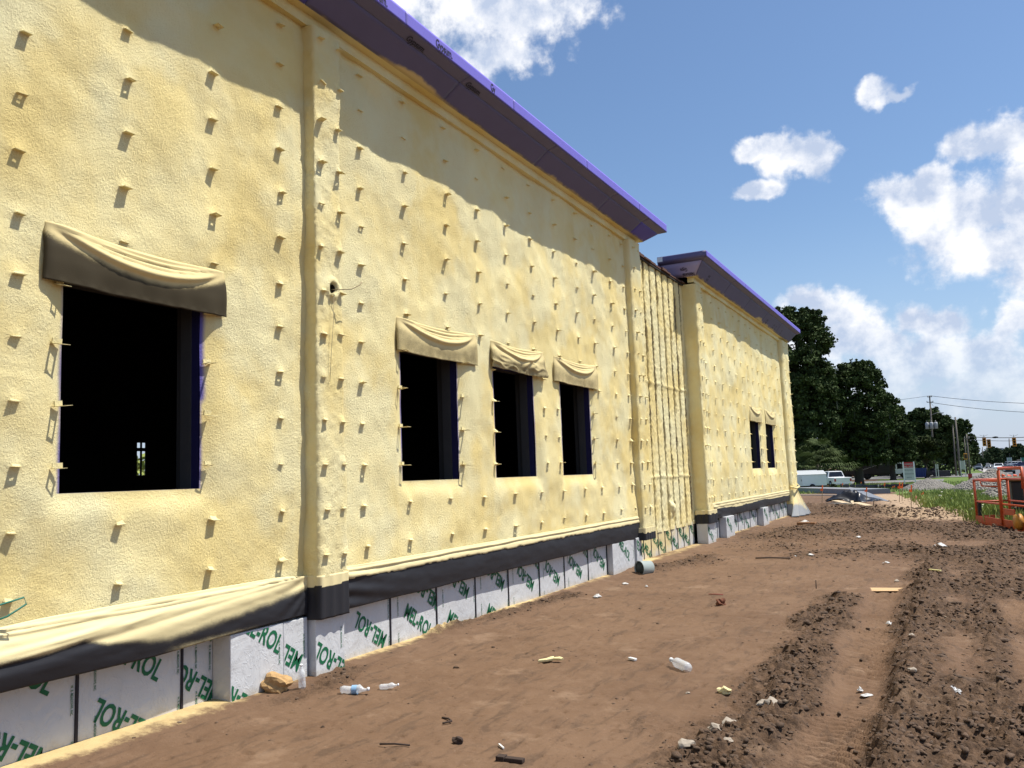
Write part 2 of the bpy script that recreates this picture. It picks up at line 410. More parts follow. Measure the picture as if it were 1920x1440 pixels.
def ground_z(x, y, detail=True):
    x = np.asarray(x, float); y = np.asarray(y, float)
    near = sstep(120, 45, y)
    h = tb(x, y) + near * (.05 * fbm(x * .33, y * .3, 1, 3) + .014 * fbm(x * 1.7, y * 1.5, 2, 3))
    h = h * (1 - sstep(3.2, 2.0, y) * 0)
    # level off along the wall, with a little spray-covered rise at its foot
    foot = np.exp(-((x + 5.3) / .42) ** 2) * sstep(33, 31, y)
    h = h * (1 - foot) + .062 * foot
    # compacted surface with smeared tyre passes running off to the road
    a = x * .85 - (y - 6) * .22
    h = h + near * sstep(-4.9, -4.3, x) * .010 * fbm(a * 5.0, (y + x) * .8, 9, 4)
    R = rough_mask(x, y)
    wx_ = x + .07 * fbm(y * 1.1, x * .4, 35, 4); d, s, al = dline(wx_, y, R1)
    h = h + .085 * np.exp(-(np.maximum(0, d - .02) / np.where(s > 0, .30, .07)) ** 2) * sstep(0, .8, al) * (.45 + .9 * vn(y * 1.3, x * 0 + 2, 36))
    d, s, al = dline(x, y, R2); h = h + .035 * np.exp(-(d / .28) ** 2)
    d, s, al = dline(x, y, R3); h = h + .035 * np.exp(-(d / .28) ** 2)
    for P, w, dep, per in ((RUT, .21, .055, .105), (RUT3, .2, .03, .12)):
        d, s, al = dline(x, y, P); m_ = np.exp(-(d / w) ** 4)
        q = al + .55 * (d * s) ** 2 / w + .35 * d * s
        tread = np.clip(np.sin(2 * np.pi * q / per), -.35, 1) * .5 * (.35 + sstep(-.25, .2, fbm(al * .9, d * 0 + 3, 40, 2)))
        h = h - dep * m_ + .046 * m_ * tread
    for P, amp in ((FARR, .10), (FAR2, .20), (FAR3, .05), (TR3, .05)):
        d, s, al = dline(x, y, P); h = h + amp * np.exp(-(d / (1.2 if amp > .08 else .35)) ** 2) * (.4 + .9 * ridged(x * .8, y * .7, 8, 3))
    if detail:
        n1 = ridged(x * 3.3, y * 3.0, 50, 4); n2 = fbm(x * 11, y * 9, 60, 4, .6); n3 = np.abs(fbm(x * 26, y * 20, 66, 2))
        h = h + R * near * (.095 * (n1 - .5) + .075 * n2 + .045 * n3) + near * sstep(-5.2, -4.8, x) * (.0085 * fbm(x * 9, y * 7, 70, 5, .65))
        pit = np.clip(fbm(x * 15, y * 13, 90, 2) - .44, 0, 1)
        h = h - near * .050 * pit * sstep(-5.0, -4.5, x)
    G = grass_mask(x, y)
    h = h + G * sstep(60, 45, y) * (.12 + .10 * fbm(x * .6, y * .3, 3, 3))
    for (px, py, r, hh) in PILES:
        d = np.hypot(x - px, (y - py) * .8) / r
        h = h + hh * np.clip(1 - d, 0, 1) ** .85 * (1 + .22 * fbm(x * 1.6, y * 1.6, 12, 4))
    return h
def gz(x, y): return float(ground_z(np.array([x]), np.array([y]))[0])
def on_ground(u, v):
    p = gp(u, v); return np.array([p[0], p[1], gz(p[0], p[1])])
def geo(a, b, f, st):
    out = []; s = st
    while a < b: a += s; s *= f; out.append(a)
    return out
xs = sorted([-6 - k for k in geo(0, 2800, 1.35, .4)]) + list(np.arange(-6, -5.4, .1)) + list(np.arange(-5.4, 2.0, .0175)) + list(np.arange(2.0, 9, .05)) + [9 + k for k in geo(0, 2800, 1.3, .1)]
ys = [-3000, -900, -250, -60, -20, -6, -1, 1.2, 2.2, 2.8]; y_ = 3.2
while y_ < 62: ys.append(y_); y_ += max(.012, .0034 * y_)
while y_ < 6500: ys.append(y_); y_ *= 1.035
xs = np.array(xs); ys = np.array(ys)
X, Y = np.meshgrid(xs, ys, indexing='ij')
# the two gravel heaps and the soil heap stand on the ground as things; the sheet stays plain below
Zg = ground_z(X, Y)
rm = rough_mask(X, Y); gm = grass_mask(X, Y)
sand = np.clip(np.exp(-(dline(X, Y, pl((1630, 928), (1720, 935), (1770, 950), (1800, 968)))[0] / 2.6) ** 2) * 1.3 * sstep(20, 30, Y) + .5 * sstep(-.2, .5, fbm(X * .9, Y * .8, 21, 4)) * sstep(-1.4, .3, X) * (1 - rm) * .6, 0, 1)
foamf = np.exp(-np.clip((X + 5.3 + .05 * fbm(X * 3, Y * 2, 14, 3)) / .24, 0, 9) ** 2) * sstep(34, 31.5, Y) * (.80 + .7 * fbm(Y * .9, X * .9, 15, 3))
foamf = np.where(X < -5.5, 0, foamf)
def ground_mat():
    mt, nt, b = new_mat('site_soil'); tc = nt.node('ShaderNodeTexCoord').outputs['Object']
    n_big = nt.noise(tc, .7, 5, .6); n_med = nt.noise(tc, 5, 6, .62); n_fine = nt.noise(tc, 60, 4, .65)
    dry = nt.mix(nt.ramp(n_big, .3, .7), (.125, .072, .041), (.165, .099, .058))
    dry = nt.mix(nt.math('MULTIPLY', nt.ramp(n_med, .42, .72), .5), dry, (.185, .115, .070))
    streak = nt.noise(nt.vmath('MULTIPLY', tc, (5., 1.3, 1)), 1.6, 6, .65, dist=.8)
    dry = nt.mix(nt.math('MULTIPLY', nt.ramp(streak, .50, .66), .65), dry, (.082, .051, .032))
    moist = nt.mix(nt.ramp(nt.noise(tc, 17, 6, .75), .30, .70), (.038, .023, .014), (.150, .091, .053))
    f = nt.math('ADD', nt.attr('rough'), nt.math('MULTIPLY', nt.math('SUBTRACT', n_med, .5), .9))
    f = nt.math('ADD', f, nt.math('MULTIPLY', nt.math('SUBTRACT', nt.noise(tc, 26, 5, .7), .5), .7))
    c = nt.mix(nt.math('MULTIPLY', nt.ramp(f, .24, .72), .92), dry, moist)
    pale = nt.ramp(nt.noise(nt.vmath('ADD', tc, (3.1, 8.2, 0)), 1.5, 6, .65), .57, .70)
    c = nt.mix(nt.math('MULTIPLY', pale, .55), c, (.25, .165, .105))
    s = nt.math('ADD', nt.attr('sand'), nt.math('MULTIPLY', nt.math('SUBTRACT', n_med, .5), 1.0))
    c = nt.mix(nt.math('MULTIPLY', nt.ramp(s, .45, 1.0), .8), c, (.42, .30, .19))
    crumb = nt.math('MULTIPLY', nt.ramp(nt.noise(tc, 24, 5, .7), .58, .66), nt.ramp(nt.noise(tc, 2.3, 4, .6), .42, .62))
    c = nt.mix(nt.math('MULTIPLY', crumb, .75), c, (.055, .034, .021))
    c = nt.mix(nt.math('MULTIPLY', nt.ramp(n_fine, .60, .74), .45), c, (.06, .04, .028))
    c = nt.mix(nt.math('MULTIPLY', nt.ramp(nt.noise(tc, 95, 2, .5), .70, .76), .5), c, (.40, .32, .24))
    gr = nt.math('ADD', nt.attr('grass'), nt.math('MULTIPLY', nt.math('SUBTRACT', nt.noise(tc, 1.2, 6, .7), .5), .8))
    gc = nt.mix(nt.noise(tc, .8, 6, .7), (.06, .11, .02), (.15, .20, .045))
    c = nt.mix(nt.ramp(gr, .4, .7), c, gc)
    ff = nt.math('ADD', nt.attr('foam'), nt.math('MULTIPLY', nt.math('SUBTRACT', nt.noise(tc, 7, 8, .75), .5), 1.3))
    c = nt.mix(nt.math('MULTIPLY', nt.ramp(ff, .35, .85), .92), c, nt.mix(nt.noise(tc, 9, 6, .7), (.42, .29, .13), (.70, .55, .27)))
    nt.put(b.inputs['Base Color'], c); b.inputs['Roughness'].default_value = .9; b.inputs['Specular IOR Level'].default_value = .2
    h = nt.math('ADD', nt.math('MULTIPLY', nt.noise(tc, 22, 6, .7), .9), nt.math('MULTIPLY', n_fine, .45))
    h = nt.math('MULTIPLY', h, nt.math('ADD', .42, nt.ramp(f, .1, .7)))
    nt.l.new(nt.bump(h, .8, .022), b.inputs['Normal'])
    return mt
SOIL = ground_mat()
g_ob = mesh_np('ground', np.stack([X, Y, Zg], -1).reshape(-1, 3), grid_quads(len(xs), len(ys)), SOIL,
               attrs={'rough': rm, 'sand': sand, 'grass': gm, 'foam': foamf})
tag(g_ob, kind='structure')

# loose clods of soil: nobody could count them
def scatter_clods():
    ico = bmesh.new(); bmesh.ops.create_icosphere(ico, subdivisions=1, radius=1)
    V0 = np.array([v.co[:] for v in ico.verts]); F0 = np.array([[v.index for v in f.verts] for f in ico.faces]); ico.free()
    P = []
    n = 130000
    yy = np.exp(RS.uniform(np.log(3.4), np.log(46), n)); xx = RS.uniform(-5.1, 3.4, n) + (yy - 4) * .02
    p = rough_mask(xx, yy) ** 1.7; keep = RS.rand(n) < p * .62 + .010 * (fbm(xx * .9, yy * .8, 71, 3) > .1) + .002
    xx = xx[keep][:32000]; yy = yy[keep][:32000]; n = len(xx)
    s = .003 + .0125 * RS.rand(n) ** 3.0 * (1 + .5 * (rough_mask(xx, yy) > .5)) + .0009 * yy
    s = np.where(RS.rand(n) < .015, s * 1.9, s)
    zz = ground_z(xx, yy)
    k = 1 + 1.0 * (RS.rand(n, len(V0)) - .5)
    sc3 = np.stack([RS.uniform(.7, 1.4, n), RS.uniform(.7, 1.4, n), RS.uniform(.35, .75, n)], -1)
    V = V0[None] * k[..., None] * sc3[:, None, :] * s[:, None, None]
    a = RS.uniform(0, 6.28, n); ca, sa = np.cos(a)[:, None], np.sin(a)[:, None]
    x2 = V[..., 0] * ca - V[..., 1] * sa; y2 = V[..., 0] * sa + V[..., 1] * ca
    V = np.stack([x2 + xx[:, None], y2 + yy[:, None], V[..., 2] + (zz - s * .05)[:, None]], -1).reshape(-1, 3)
    F = (F0[None] + (np.arange(n) * len(V0))[:, None, None]).reshape(-1, 3)
    mt, nt, b = new_mat('soil_clod'); tc = nt.node('ShaderNodeTexCoord').outputs['Object']
    c = nt.mix(nt.ramp(nt.noise(tc, 7, 5, .7), .3, .7), (.055, .034, .020), (.150, .092, .055))
    c = nt.mix(nt.ramp(nt.noise(tc, 3.1, 3, .7), .66, .72), c, (.24, .18, .12))
    nt.put(b.inputs['Base Color'], c); b.inputs['Roughness'].default_value = .95
    nt.l.new(nt.bump(nt.noise(tc, 90, 4, .7), .8, .01), b.inputs['Normal'])
    o = mesh_np('soil_clods', V, None, mt, smooth=False, tris=F); tag(o, 'loose brown clods of soil strewn along the tyre ruts', 'soil', kind='stuff')
scatter_clods()

# ================================================================== THE BUILDING
B = empty('unfinished_building', (-5.2, 0, 0), 'long unfinished building coated in pale yellow spray foam with purple board cornices', 'building')
B.location = (0, 0, 0)
WINS = {'A': [(3.605, 4.77)], 'B': [(7.49, 8.65), (9.565, 10.72), (11.66, 12.80)], 'D': [(24.95, 26.25), (27.25, 28.5)]}
ROWS = [1.075 + .3985 * k for k in range(13)]
def relief(y, z, seed=0):
    return (.036 * fbm(y * .75 + z * .35, z * .8 - y * .25, 100 + seed, 3) + .018 * fbm(y * 2.6 + z, z * 2.4 - y * .8, 110 + seed, 3)
            + .0042 * fbm(y * 9, z * 9, 120 + seed, 3, .6))
def foam_sheet(name, path, z0, z1, ds=.03, wins=(), ties=(), seed=0, amp=1., extra=None, label=None, zbot=None):
    path = np.array(path, float); seg = np.hypot(*np.diff(path, axis=0).T); cum = np.r_[0, np.cumsum(seg)]
    s = set()
    for i in range(len(seg)):
        n = max(1, int(round(seg[i] / ds))); s.update(np.round(cum[i] + seg[i] * np.arange(n + 1) / n, 5))
    s = sorted(s)
    if len(path) == 2:
        for (a, b) in wins: s += [a - path[0][1], b - path[0][1]]
        s = sorted(set(np.round(s, 4)))
    s = np.array(s); px = np.interp(s, cum, path[:, 0]); py = np.interp(s, cum, path[:, 1])
    tx, ty = np.gradient(px, s), np.gradient(py, s); L = np.hypot(tx, ty); nx, ny = ty / L, -tx / L
    z = sorted(set(np.round(np.r_[np.linspace(z0, z1, int((z1 - z0) / ds) + 1), [1.7, 3.12] if wins else []], 4)))
    z = np.array(z); S, Zz = np.meshgrid(s, z, indexing='ij'); PY = np.broadcast_to(py[:, None], S.shape)
    d = relief(S + path[0][1], Zz, seed) * amp
    if extra is not None: d = d + extra(S, PY, Zz)
    thin = np.zeros(S.shape)
    for (a, b) in wins:
        dy = np.maximum(np.maximum(a - PY, PY - b), 0); dz = np.maximum(np.maximum(1.7 - Zz, Zz - 3.12), 0)
        dd = np.hypot(dy, dz * .9)
        inz = sstep(1.62, 1.72, Zz)
        wdt = .055 if b - a > 1.17 or a < 5 else .05
        thin = np.maximum(thin, np.exp(-(dd / wdt) ** 1.3) * (dz < .001) * 1. * (1 + .35 * fbm(Zz * 1.7, PY * 0 + a, 44, 3)))
        if a < 5: thin = np.maximum(thin, 1.25 * np.exp(-((PY - b) / .075) ** 2) * (PY > b - .001) * sstep(2.25, 2.42, Zz) * (Zz < 3.15))
        d = d * (1 - .8 * np.exp(-dd / .12)) - .045 * np.exp(-(dd / .10) ** 2)
    for (ty_, tz_) in ties:
        k = np.exp(-((PY - ty_) / .05) ** 2 - (np.where(Zz > tz_, (Zz - tz_) / .055, (Zz - tz_) / .02)) ** 2); d = d + .016 * k
    if zbot is not None:
        zb = zbot(PY); Zz = np.where(Zz < z0 + .25, Zz + (zb - z0) * (1 - (Zz - z0) / .25), Zz)
    co = np.stack([px[:, None] + nx[:, None] * d, py[:, None] + ny[:, None] * d, Zz], -1).reshape(-1, 3)
    keep = np.ones((len(s) - 1, len(z) - 1), bool)
    cy = (py[1:] + py[:-1]) / 2; cz = (z[1:] + z[:-1]) / 2
    for (a, b) in wins:
        keep[np.ix_((cy > a) & (cy < b), (cz > 1.7) & (cz < 3.12))] = False
    o = mesh_np(name, co, grid_quads(len(s), len(z), keep), FOAM, B, attrs={'thin': np.clip(thin, 0, 1.3)})
    if label: o['label'] = label
    def surf(y, zz):                                  # x of the surface, for ties
        return path[0][0] + float(relief(np.array([y - path[0][1] + path[0][1]]), np.array([zz]), seed)[0]) * amp
    return o, surf

# ---- brick ties: slotted plates half buried in foam
def tie_mesh(kind):
    m_ = MB(); w = .036; L, t, w2, e = {'short': (.060, .0035, .013, .018), 'stub': (.050, .006, .004, .012), 'long': (.085, .003, .020, .014)}[kind]
    if kind == 'stub':
        m_.box(-.02, L, -w, w, -t / 2, t / 2)
    else:
        m_.box(-.02, L, -w, -w2, -t / 2, t / 2); m_.box(-.02, L, w2, w, -t / 2, t / 2); m_.box(L - e, L, -w2, w2, -t / 2, t / 2)
        m_.box(-.02, .012, -w2, w2, -t / 2, t / 2)
    if kind != 'long':                                # collar of foam on top
        q = .034
        m_.hexa([(-.03, -w - .012, t / 2), (q, -w + .004, t / 2), (q, w - .004, t / 2), (-.03, w + .012, t / 2),
                 (-.03, -w * .7, .05), (.012, -w * .55, .020), (.012, w * .55, .020), (-.03, w * .7, .05)])
    else:
        m_.box(-.006, .004, -.030, .030, 0, .036)
    bmesh.ops.recalc_face_normals(m_.bm, faces=m_.bm.faces)
    if kind != 'long':
        bmesh.ops.bevel(m_.bm, geom=[e_ for e_ in m_.bm.edges if e_.calc_length() > .03 and max(v.co.z for v in e_.verts) > .01], offset=.006, segments=1, affect='EDGES')
    me = bpy.data.meshes.new('brick_tie'); m_.bm.to_mesh(me); m_.bm.free(); me.materials.append(FOAM); return me
TIE = {k: tie_mesh(k) for k in ('short', 'stub', 'long')}
rt = random.Random(3)
def put_ties(parent, surf, pts, stuff=False):
    verts = []; faces = []
    for (y, z, kind) in pts:
        sx = rt.choice([.55, .8, .95, 1., 1.1, 1.2]) * rt.uniform(.92, 1.08); M = Matrix.Translation((surf(y, z), y, z)) @ Matrix.Rotation(rt.uniform(-.18, .18), 4, 'Z') @ Matrix.Rotation(rt.gauss(.03, .12), 4, 'Y') @ Matrix.Rotation(rt.gauss(0, .07), 4, 'X') @ Matrix.Diagonal((sx, rt.uniform(.8, 1.15), 1, 1))
        if stuff:
            me = TIE[kind]; n = len(verts); verts += [(M @ v.co)[:] for v in me.vertices]; faces += [[n + i for i in p.vertices] for p in me.polygons]
        else:
            o = bpy.data.objects.new('brick_tie', TIE[kind]); link(o, parent); o.matrix_world = M
    if stuff:
        me = bpy.data.meshes.new('brick_ties'); me.from_pydata(verts, [], faces); me.materials.append(FOAM)
        o = link(bpy.data.objects.new('brick_ties', me), parent); o['kind'] = 'stuff'
def tk(): return rt.choice(['short', 'stub', 'stub', 'stub'])
def jit(y, z, k): return (y + rt.uniform(-.018, .018), z + rt.uniform(-.012, .012), k)
def column(y, rows, kind=None): return [jit(y, z, kind or tk()) for z in rows]
lo = ROWS[:2]; hi = ROWS[6:]; mid = ROWS[2:6]
# section A
tA = column(3.26, ROWS) + column(4.03, lo + hi) + column(4.85, lo + hi) + column(5.61, ROWS) + column(2.48, ROWS) + column(1.70, ROWS)
tA += [jit(3.555, z, 'long') for z in mid] + [jit(4.80, z, 'long') for z in mid]
wallA, sA = foam_sheet('foam_wall', [(-5.13, .6), (-5.13, 5.99)], .86, 6.02, .026, WINS['A'], [(a, b) for a, b, c in tA if c != 'long'], 0, 1., lambda S, PY, Zz: -.010 * np.exp(-((Zz - 2.47 - .004 * np.sin(PY * 9)) / .011) ** 2) * (PY < 3.6) - .004 * np.exp(-((PY - 3.33) / .012) ** 2) * (Zz > 2.47) * (Zz < 3.0) + .005 * np.exp(-((PY - 5.78) / .012) ** 2))
put_ties(wallA, sA, tA)
# pilaster between A and B
def pil_extra(hole=None):
    def f(S, PY, Zz):
        e = .006 * fbm(S * 8, Zz * 6, 300, 3) + .008 * fbm(S * 36, Zz * 30, 310, 3)
        if hole:
            r = np.hypot((PY - hole[0]), (Zz - hole[1])); e = e + .03 * np.exp(-((r - .075) / .03) ** 2) - .10 * np.exp(-(r / .042) ** 4)
        return e
    return f
p1path = [(-5.20, 5.935), (-5.02, 5.945), (-5.003, 5.953), (-4.997, 5.97), (-4.997, 6.31), (-5.005, 6.325), (-5.16, 6.335)]
tP = column(6.03, ROWS) + column(6.285, ROWS)
pil1, _ = foam_sheet('foam_pilaster', p1path, .80, 5.98, .022, (), [(a, b) for a, b, c in tP], 5, .8, pil_extra((6.175, 3.50)))
put_ties(pil1, lambda y, z: -5.0, tP)
# section B
tB = column(6.77, ROWS)
for y in (7.55, 8.39, 9.17, 9.96, 10.74, 11.53, 12.36): tB += column(y, lo + hi)
tB += column(13.10, lo + ROWS[5:]) + column(13.92, ROWS)
for y in (7.44, 8.72): tB += [jit(y, z, 'long') for z in mid]
for y in (9.50, 12.88): tB += [jit(y, z, 'long' if y > 12 else 'short') for z in mid]
for y in (10.98, 11.45): tB += [jit(y, z, 'short') for z in mid]
wallB, sB = foam_sheet('foam_wall', [(-5.12, 6.33), (-5.12, 14.78)], .80, 6.02, .034, WINS['B'], [(a, b) for a, b, c in tB if c != 'long'], 11)
put_ties(wallB, sB, tB)
p2path = [(-5.15, 14.70), (-5.02, 14.71), (-5.0, 14.73), (-4.99, 14.77), (-4.99, 15.20), (-5.0, 15.23), (-5.2, 15.26), (-5.42, 15.27)]
tP2 = column(14.84, ROWS) + column(15.13, ROWS)
pil2, _ = foam_sheet('foam_pilaster', p2path, .62, 6.0, .04, (), (), 8, .7, pil_extra())
put_ties(pil2, lambda y, z: -4.992, tP2)
put_ties(wallB, lambda y, z: -5.11, column(14.58, ROWS))
# ribbed recess C: rough foam between bare stud slots
def ribs():
    y0, y1 = 15.25, 19.75; ys_ = np.arange(y0, y1, .014); zs_ = np.arange(.50, 6.04, .028)
    Yc, Zc = np.meshgrid(ys_, zs_, indexing='ij')
    edges = np.array([15.75, 16.17, 16.50, 16.93, 17.38, 17.80, 18.24, 18.67, 19.11, 19.50])
    wob = .005 * fbm(Zc * 2.3, Yc * 0 + 2, 400, 3) + .012 * fbm(Zc * .3, Yc * .3, 402, 2)
    dd = (Yc + wob)[..., None] - edges; dmin = np.min(np.abs(dd), -1); right = np.min(np.where(dd > 0, dd, 9), -1)
    gap = .022 + .014 * fbm(Zc * 3, np.floor(Yc * 3), 431, 3)
    slot = sstep(gap + .012, gap - .004, dmin + .012 * fbm(Zc * 16, Yc * 9, 430, 2))
    bul = .075 * np.clip(dmin / .16, 0, 1) ** .35
    lip = .028 * np.exp(-((right - .07) / .035) ** 2) * np.clip(.4 + 1.6 * fbm(Zc * 2.2, np.floor(Yc * 2.3), 433, 3), 0, 1.3)
    lump = .014 * ridged(Yc * 13, Zc * 10, 410, 3) + .018 * fbm(Yc * 34, Zc * 26, 420, 3)
    x = -5.40 + (bul * .7 + lip * .7 + lump * .8) * (1 - slot) - .07 * slot
    joint = np.exp(-((Zc - 3.5 - .03 * fbm(Yc * 2, Yc * 0, 8, 2)) / .02) ** 2) + np.exp(-((Zc - 1.6 + .03 * fbm(Yc * 2, Yc * 0, 9, 2)) / .02) ** 2); x = x + .02 * joint * (1 - slot)
    blob_ = np.exp(-((Yc - 17.55) / .13) ** 2 - ((Zc - .95) / .2) ** 2); x = x + .10 * blob_ * (.6 + fbm(Yc * 9, Zc * 9, 5, 2))
    o = mesh_np('ribbed_foam_wall', np.stack([x, Yc, Zc], -1).reshape(-1, 3), grid_quads(len(ys_), len(zs_)), [FOAM], B, attrs={'thin': slot * 0, 'bare': np.clip(sstep(.034, .020, np.abs(np.where(right < 1, right, 9) - .012 + .010 * fbm(Zc * 20, Yc * 9, 436, 2) - .012 * vn(Zc * 2.2, np.floor(Yc * 2.3), 437))) * (.35 + .8 * vn(Zc * 1.3, np.floor(Yc * 2.3), 438)), 0, 1) * sstep(.6, .9, Zc)})  # 'bare' covers the slots and also paints shade onto each rib's near side
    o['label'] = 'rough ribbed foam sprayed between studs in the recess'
    m_ = MB()
    for y in edges: m_.box(-5.50, -5.462, y - .03, y + .03, .5, 6.05)
    m_.build('stud_strip', simple('bare_dark_stud', (.05, .04, .03), .8), B)
    m_ = MB(); y = 15.3
    r_ = random.Random(5)
    while y < 19.3:
        L = r_.uniform(.25, .5); m_.box(-5.50, -5.28 + r_.uniform(-.02, .02), y, y + L, 6.045, 6.085 + r_.uniform(-.01, .02)); y += L
    m_.build('cap_board', simple('weathered_cap', (.10, .045, .03), .8), B)
ribs()
# section D
pDpath = [(-5.5, 19.32), (-5.05, 19.33), (-5.035, 19.345), (-5.03, 19.38), (-5.03, 19.78), (-5.05, 19.83), (-5.14, 19.85)]
pilD, _ = foam_sheet('foam_pilaster', pDpath, .60, 6.02, .05, (), (), 9, .7, lambda S, PY, Zz: .014 * fbm(S * 9, Zz * 5, 320, 3) + .018 * ridged(S * 9, Zz * 12, 322, 3))
tD = []
for k in range(14):
    y = 20.25 + .787 * k
    inw = any(a - .15 < y < b + .15 for a, b in WINS['D']); tD += column(y, (lo + ROWS[5:]) if inw else ROWS)
for y in (24.85, 26.36, 27.15, 28.6): tD += column(y, mid, 'short')
wallD, sD = foam_sheet('foam_wall', [(-5.12, 19.82), (-5.12, 30.42)], .80, 6.10, .06, WINS['D'], (), 21)
put_ties(wallD, sD, tD, stuff=True)
put_ties(pilD, lambda y, z: -5.03, column(19.47, ROWS) + column(19.72, ROWS), stuff=True)
pEpath = [(-5.2, 30.36), (-5.06, 30.37), (-5.0, 30.42), (-4.98, 30.50), (-4.98, 31.50), (-5.03, 31.58), (-5.3, 31.62), (-17, 31.62)]
pilE, _ = foam_sheet('foam_pilaster', pEpath, .45, 6.10, .06, (), (), 10, .8, pil_extra())
put_ties(pilE, lambda y, z: -4.975, column(30.58, ROWS) + column(31.45, ROWS), stuff=True)
# wire sticking out of the sleeve in the first pilaster, string hanging from it
m_ = MB(); m_.tube([(-5.08, 6.175, 3.50), (-4.94, 6.20, 3.485), (-4.87, 6.30, 3.50), (-4.85, 6.39, 3.55), (-4.85, 6.43, 3.59)], .0045, 6)
m_.build('loose_wire', simple('foamed_wire', (.25, .19, .10), .7), B)
m_ = MB(); m_.tube([(-4.97, 6.16, 3.44), (-4.97, 6.15, 3.2), (-4.975, 6.12, 2.9), (-4.98, 6.10, 2.62)], .0022, 5)
m_.build('hanging_string', simple('string', (.35, .28, .17), .8), B)
m_ = MB(); m_.tube([(-5.09, 6.175, 3.50), (-4.995, 6.175, 3.50)], .036, 14, cap=False); m_.box(-5.10, -5.09, 6.13, 6.22, 3.455, 3.545)
m_.build('pipe_sleeve', simple('sleeve_dark', (.02, .018, .015), .8), B)
m_ = MB(); m_.blob((-4.985, 6.15, 3.43), .022, 1, 3); m_.build('foam_drip', FOAM, B)
# green loop of cord at the left edge
m_ = MB(); m_.tube([(-5.11, 2.92, 1.10), (-5.06, 3.16, 1.06), (-5.01, 3.28, 1.09), (-5.0, 3.29, 1.05), (-5.04, 3.20, .99), (-5.08, 3.05, .95)], .006, 6)
m_.build('green_cord', simple('green_cord', (.02, .16, .11), .6), B)

# ---- openings: jambs, interior
NAVY = simple('navy_jamb', (.012, .011, .065), .6); GREYJ = simple('stud_grey', (.07, .07, .068), .6, .3)
for key, wx in (('A', -5.13), ('B', -5.12), ('D', -5.12)):
    for (a, b) in WINS[key]:
        m_ = MB()
        for (p, q, z0, z1) in ((a - .02, a, 1.68, 3.14), (b, b + .02, 1.68, 3.14)):
            m_.box(wx - .135, wx - .062, p, q, z0, z1)
        m_.box(wx - .135, wx - .062, a, b, 1.68, 1.7 - .012); m_.box(wx - .135, wx - .062, a, b, 3.12, 3.14)
        fr = m_.build('window_opening', NAVY, B)
        m_ = MB()
        for (p, q, z0, z1) in ((a - .02, a + .006, 1.66, 3.14), (b - .006, b + .02, 1.66, 3.14)):
            m_.box(wx - .25, wx - .136, p, q, z0, z1)
        m_.box(wx - .25, wx - .136, a + .006, b - .006, 1.66, 1.684)
        m_.build('stud_jamb', GREYJ, fr)
# solid behind the foam, back wall with narrow slots, floor and roof
def shell():
    m_ = MB()
    def wall_seg(x0, x1, y0, y1, z0, z1, wins):
        yy = y0
        for a, b in wins:
            m_.box(x0, x1, yy, a - .02, z0, z1); m_.box(x0, x1, a - .02, b + .02, z0, 1.66); m_.box(x0, x1, a - .02, b + .02, 3.14, z1); yy = b + .02
        m_.box(x0, x1, yy, y1, z0, z1)
    wall_seg(-5.45, -5.192, -2, 6.3, .56, 6.0, WINS['A'])
    wall_seg(-5.45, -5.182, 6.302, 15.2, .56, 6.0, WINS['B'])
    m_.box(-5.62, -5.52, 15.202, 19.6, .56, 6.0)
    wall_seg(-5.45, -5.182, 19.602, 31.55, .56, 6.05, WINS['D'])
    m_.box(-17.2, -5.46, -2.2, -2.0, 0, 6.0); m_.box(-17.2, -5.46, 31.40, 31.56, 0, 6.05)
    slots = [(12.45, 12.455, 2.2, 2.75), (12.85, 12.858, 2.1, 2.8), (13.80, 13.90, 2.05, 2.62), (13.94, 14.04, 2.05, 2.62), (13.80, 14.04, 2.70, 2.82), (29.6, 29.66, 1.9, 3.4)]
    yy = -2.0; groups = [(12.45, 12.455, [slots[0]]), (12.85, 12.858, [slots[1]]), (13.80, 14.04, slots[2:5]), (29.6, 29.66, [slots[5]])]
    for a, b, ss in groups:
        m_.box(-17.03, -17, yy, a, 0, 6.0); zl = min(s[2] for s in ss); zh = max(s[3] for s in ss)
        m_.box(-17.03, -17, a, b, 0, zl); m_.box(-17.03, -17, a, b, zh, 6.0)
        if len(ss) > 1: m_.box(-17.03, -17, 13.90, 13.94, zl, zh); m_.box(-17.03, -17, 13.80, 13.90, 2.62, 2.70); m_.box(-17.03, -17, 13.94, 14.04, 2.62, 2.70)
        yy = b
    m_.box(-17.03, -17, yy, 31.40, 0, 6.0)
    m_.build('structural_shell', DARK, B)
    m_ = MB(); m_.box(-17, -5.46, -2, 31.4, .02, .10); m_.build('floor_slab', simple('slab', (.12, .12, .115), .9), B)
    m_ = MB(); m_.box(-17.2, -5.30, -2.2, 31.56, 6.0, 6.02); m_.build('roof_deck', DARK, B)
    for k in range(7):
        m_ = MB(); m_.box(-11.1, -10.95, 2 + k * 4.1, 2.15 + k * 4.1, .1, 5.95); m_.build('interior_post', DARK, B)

shell()

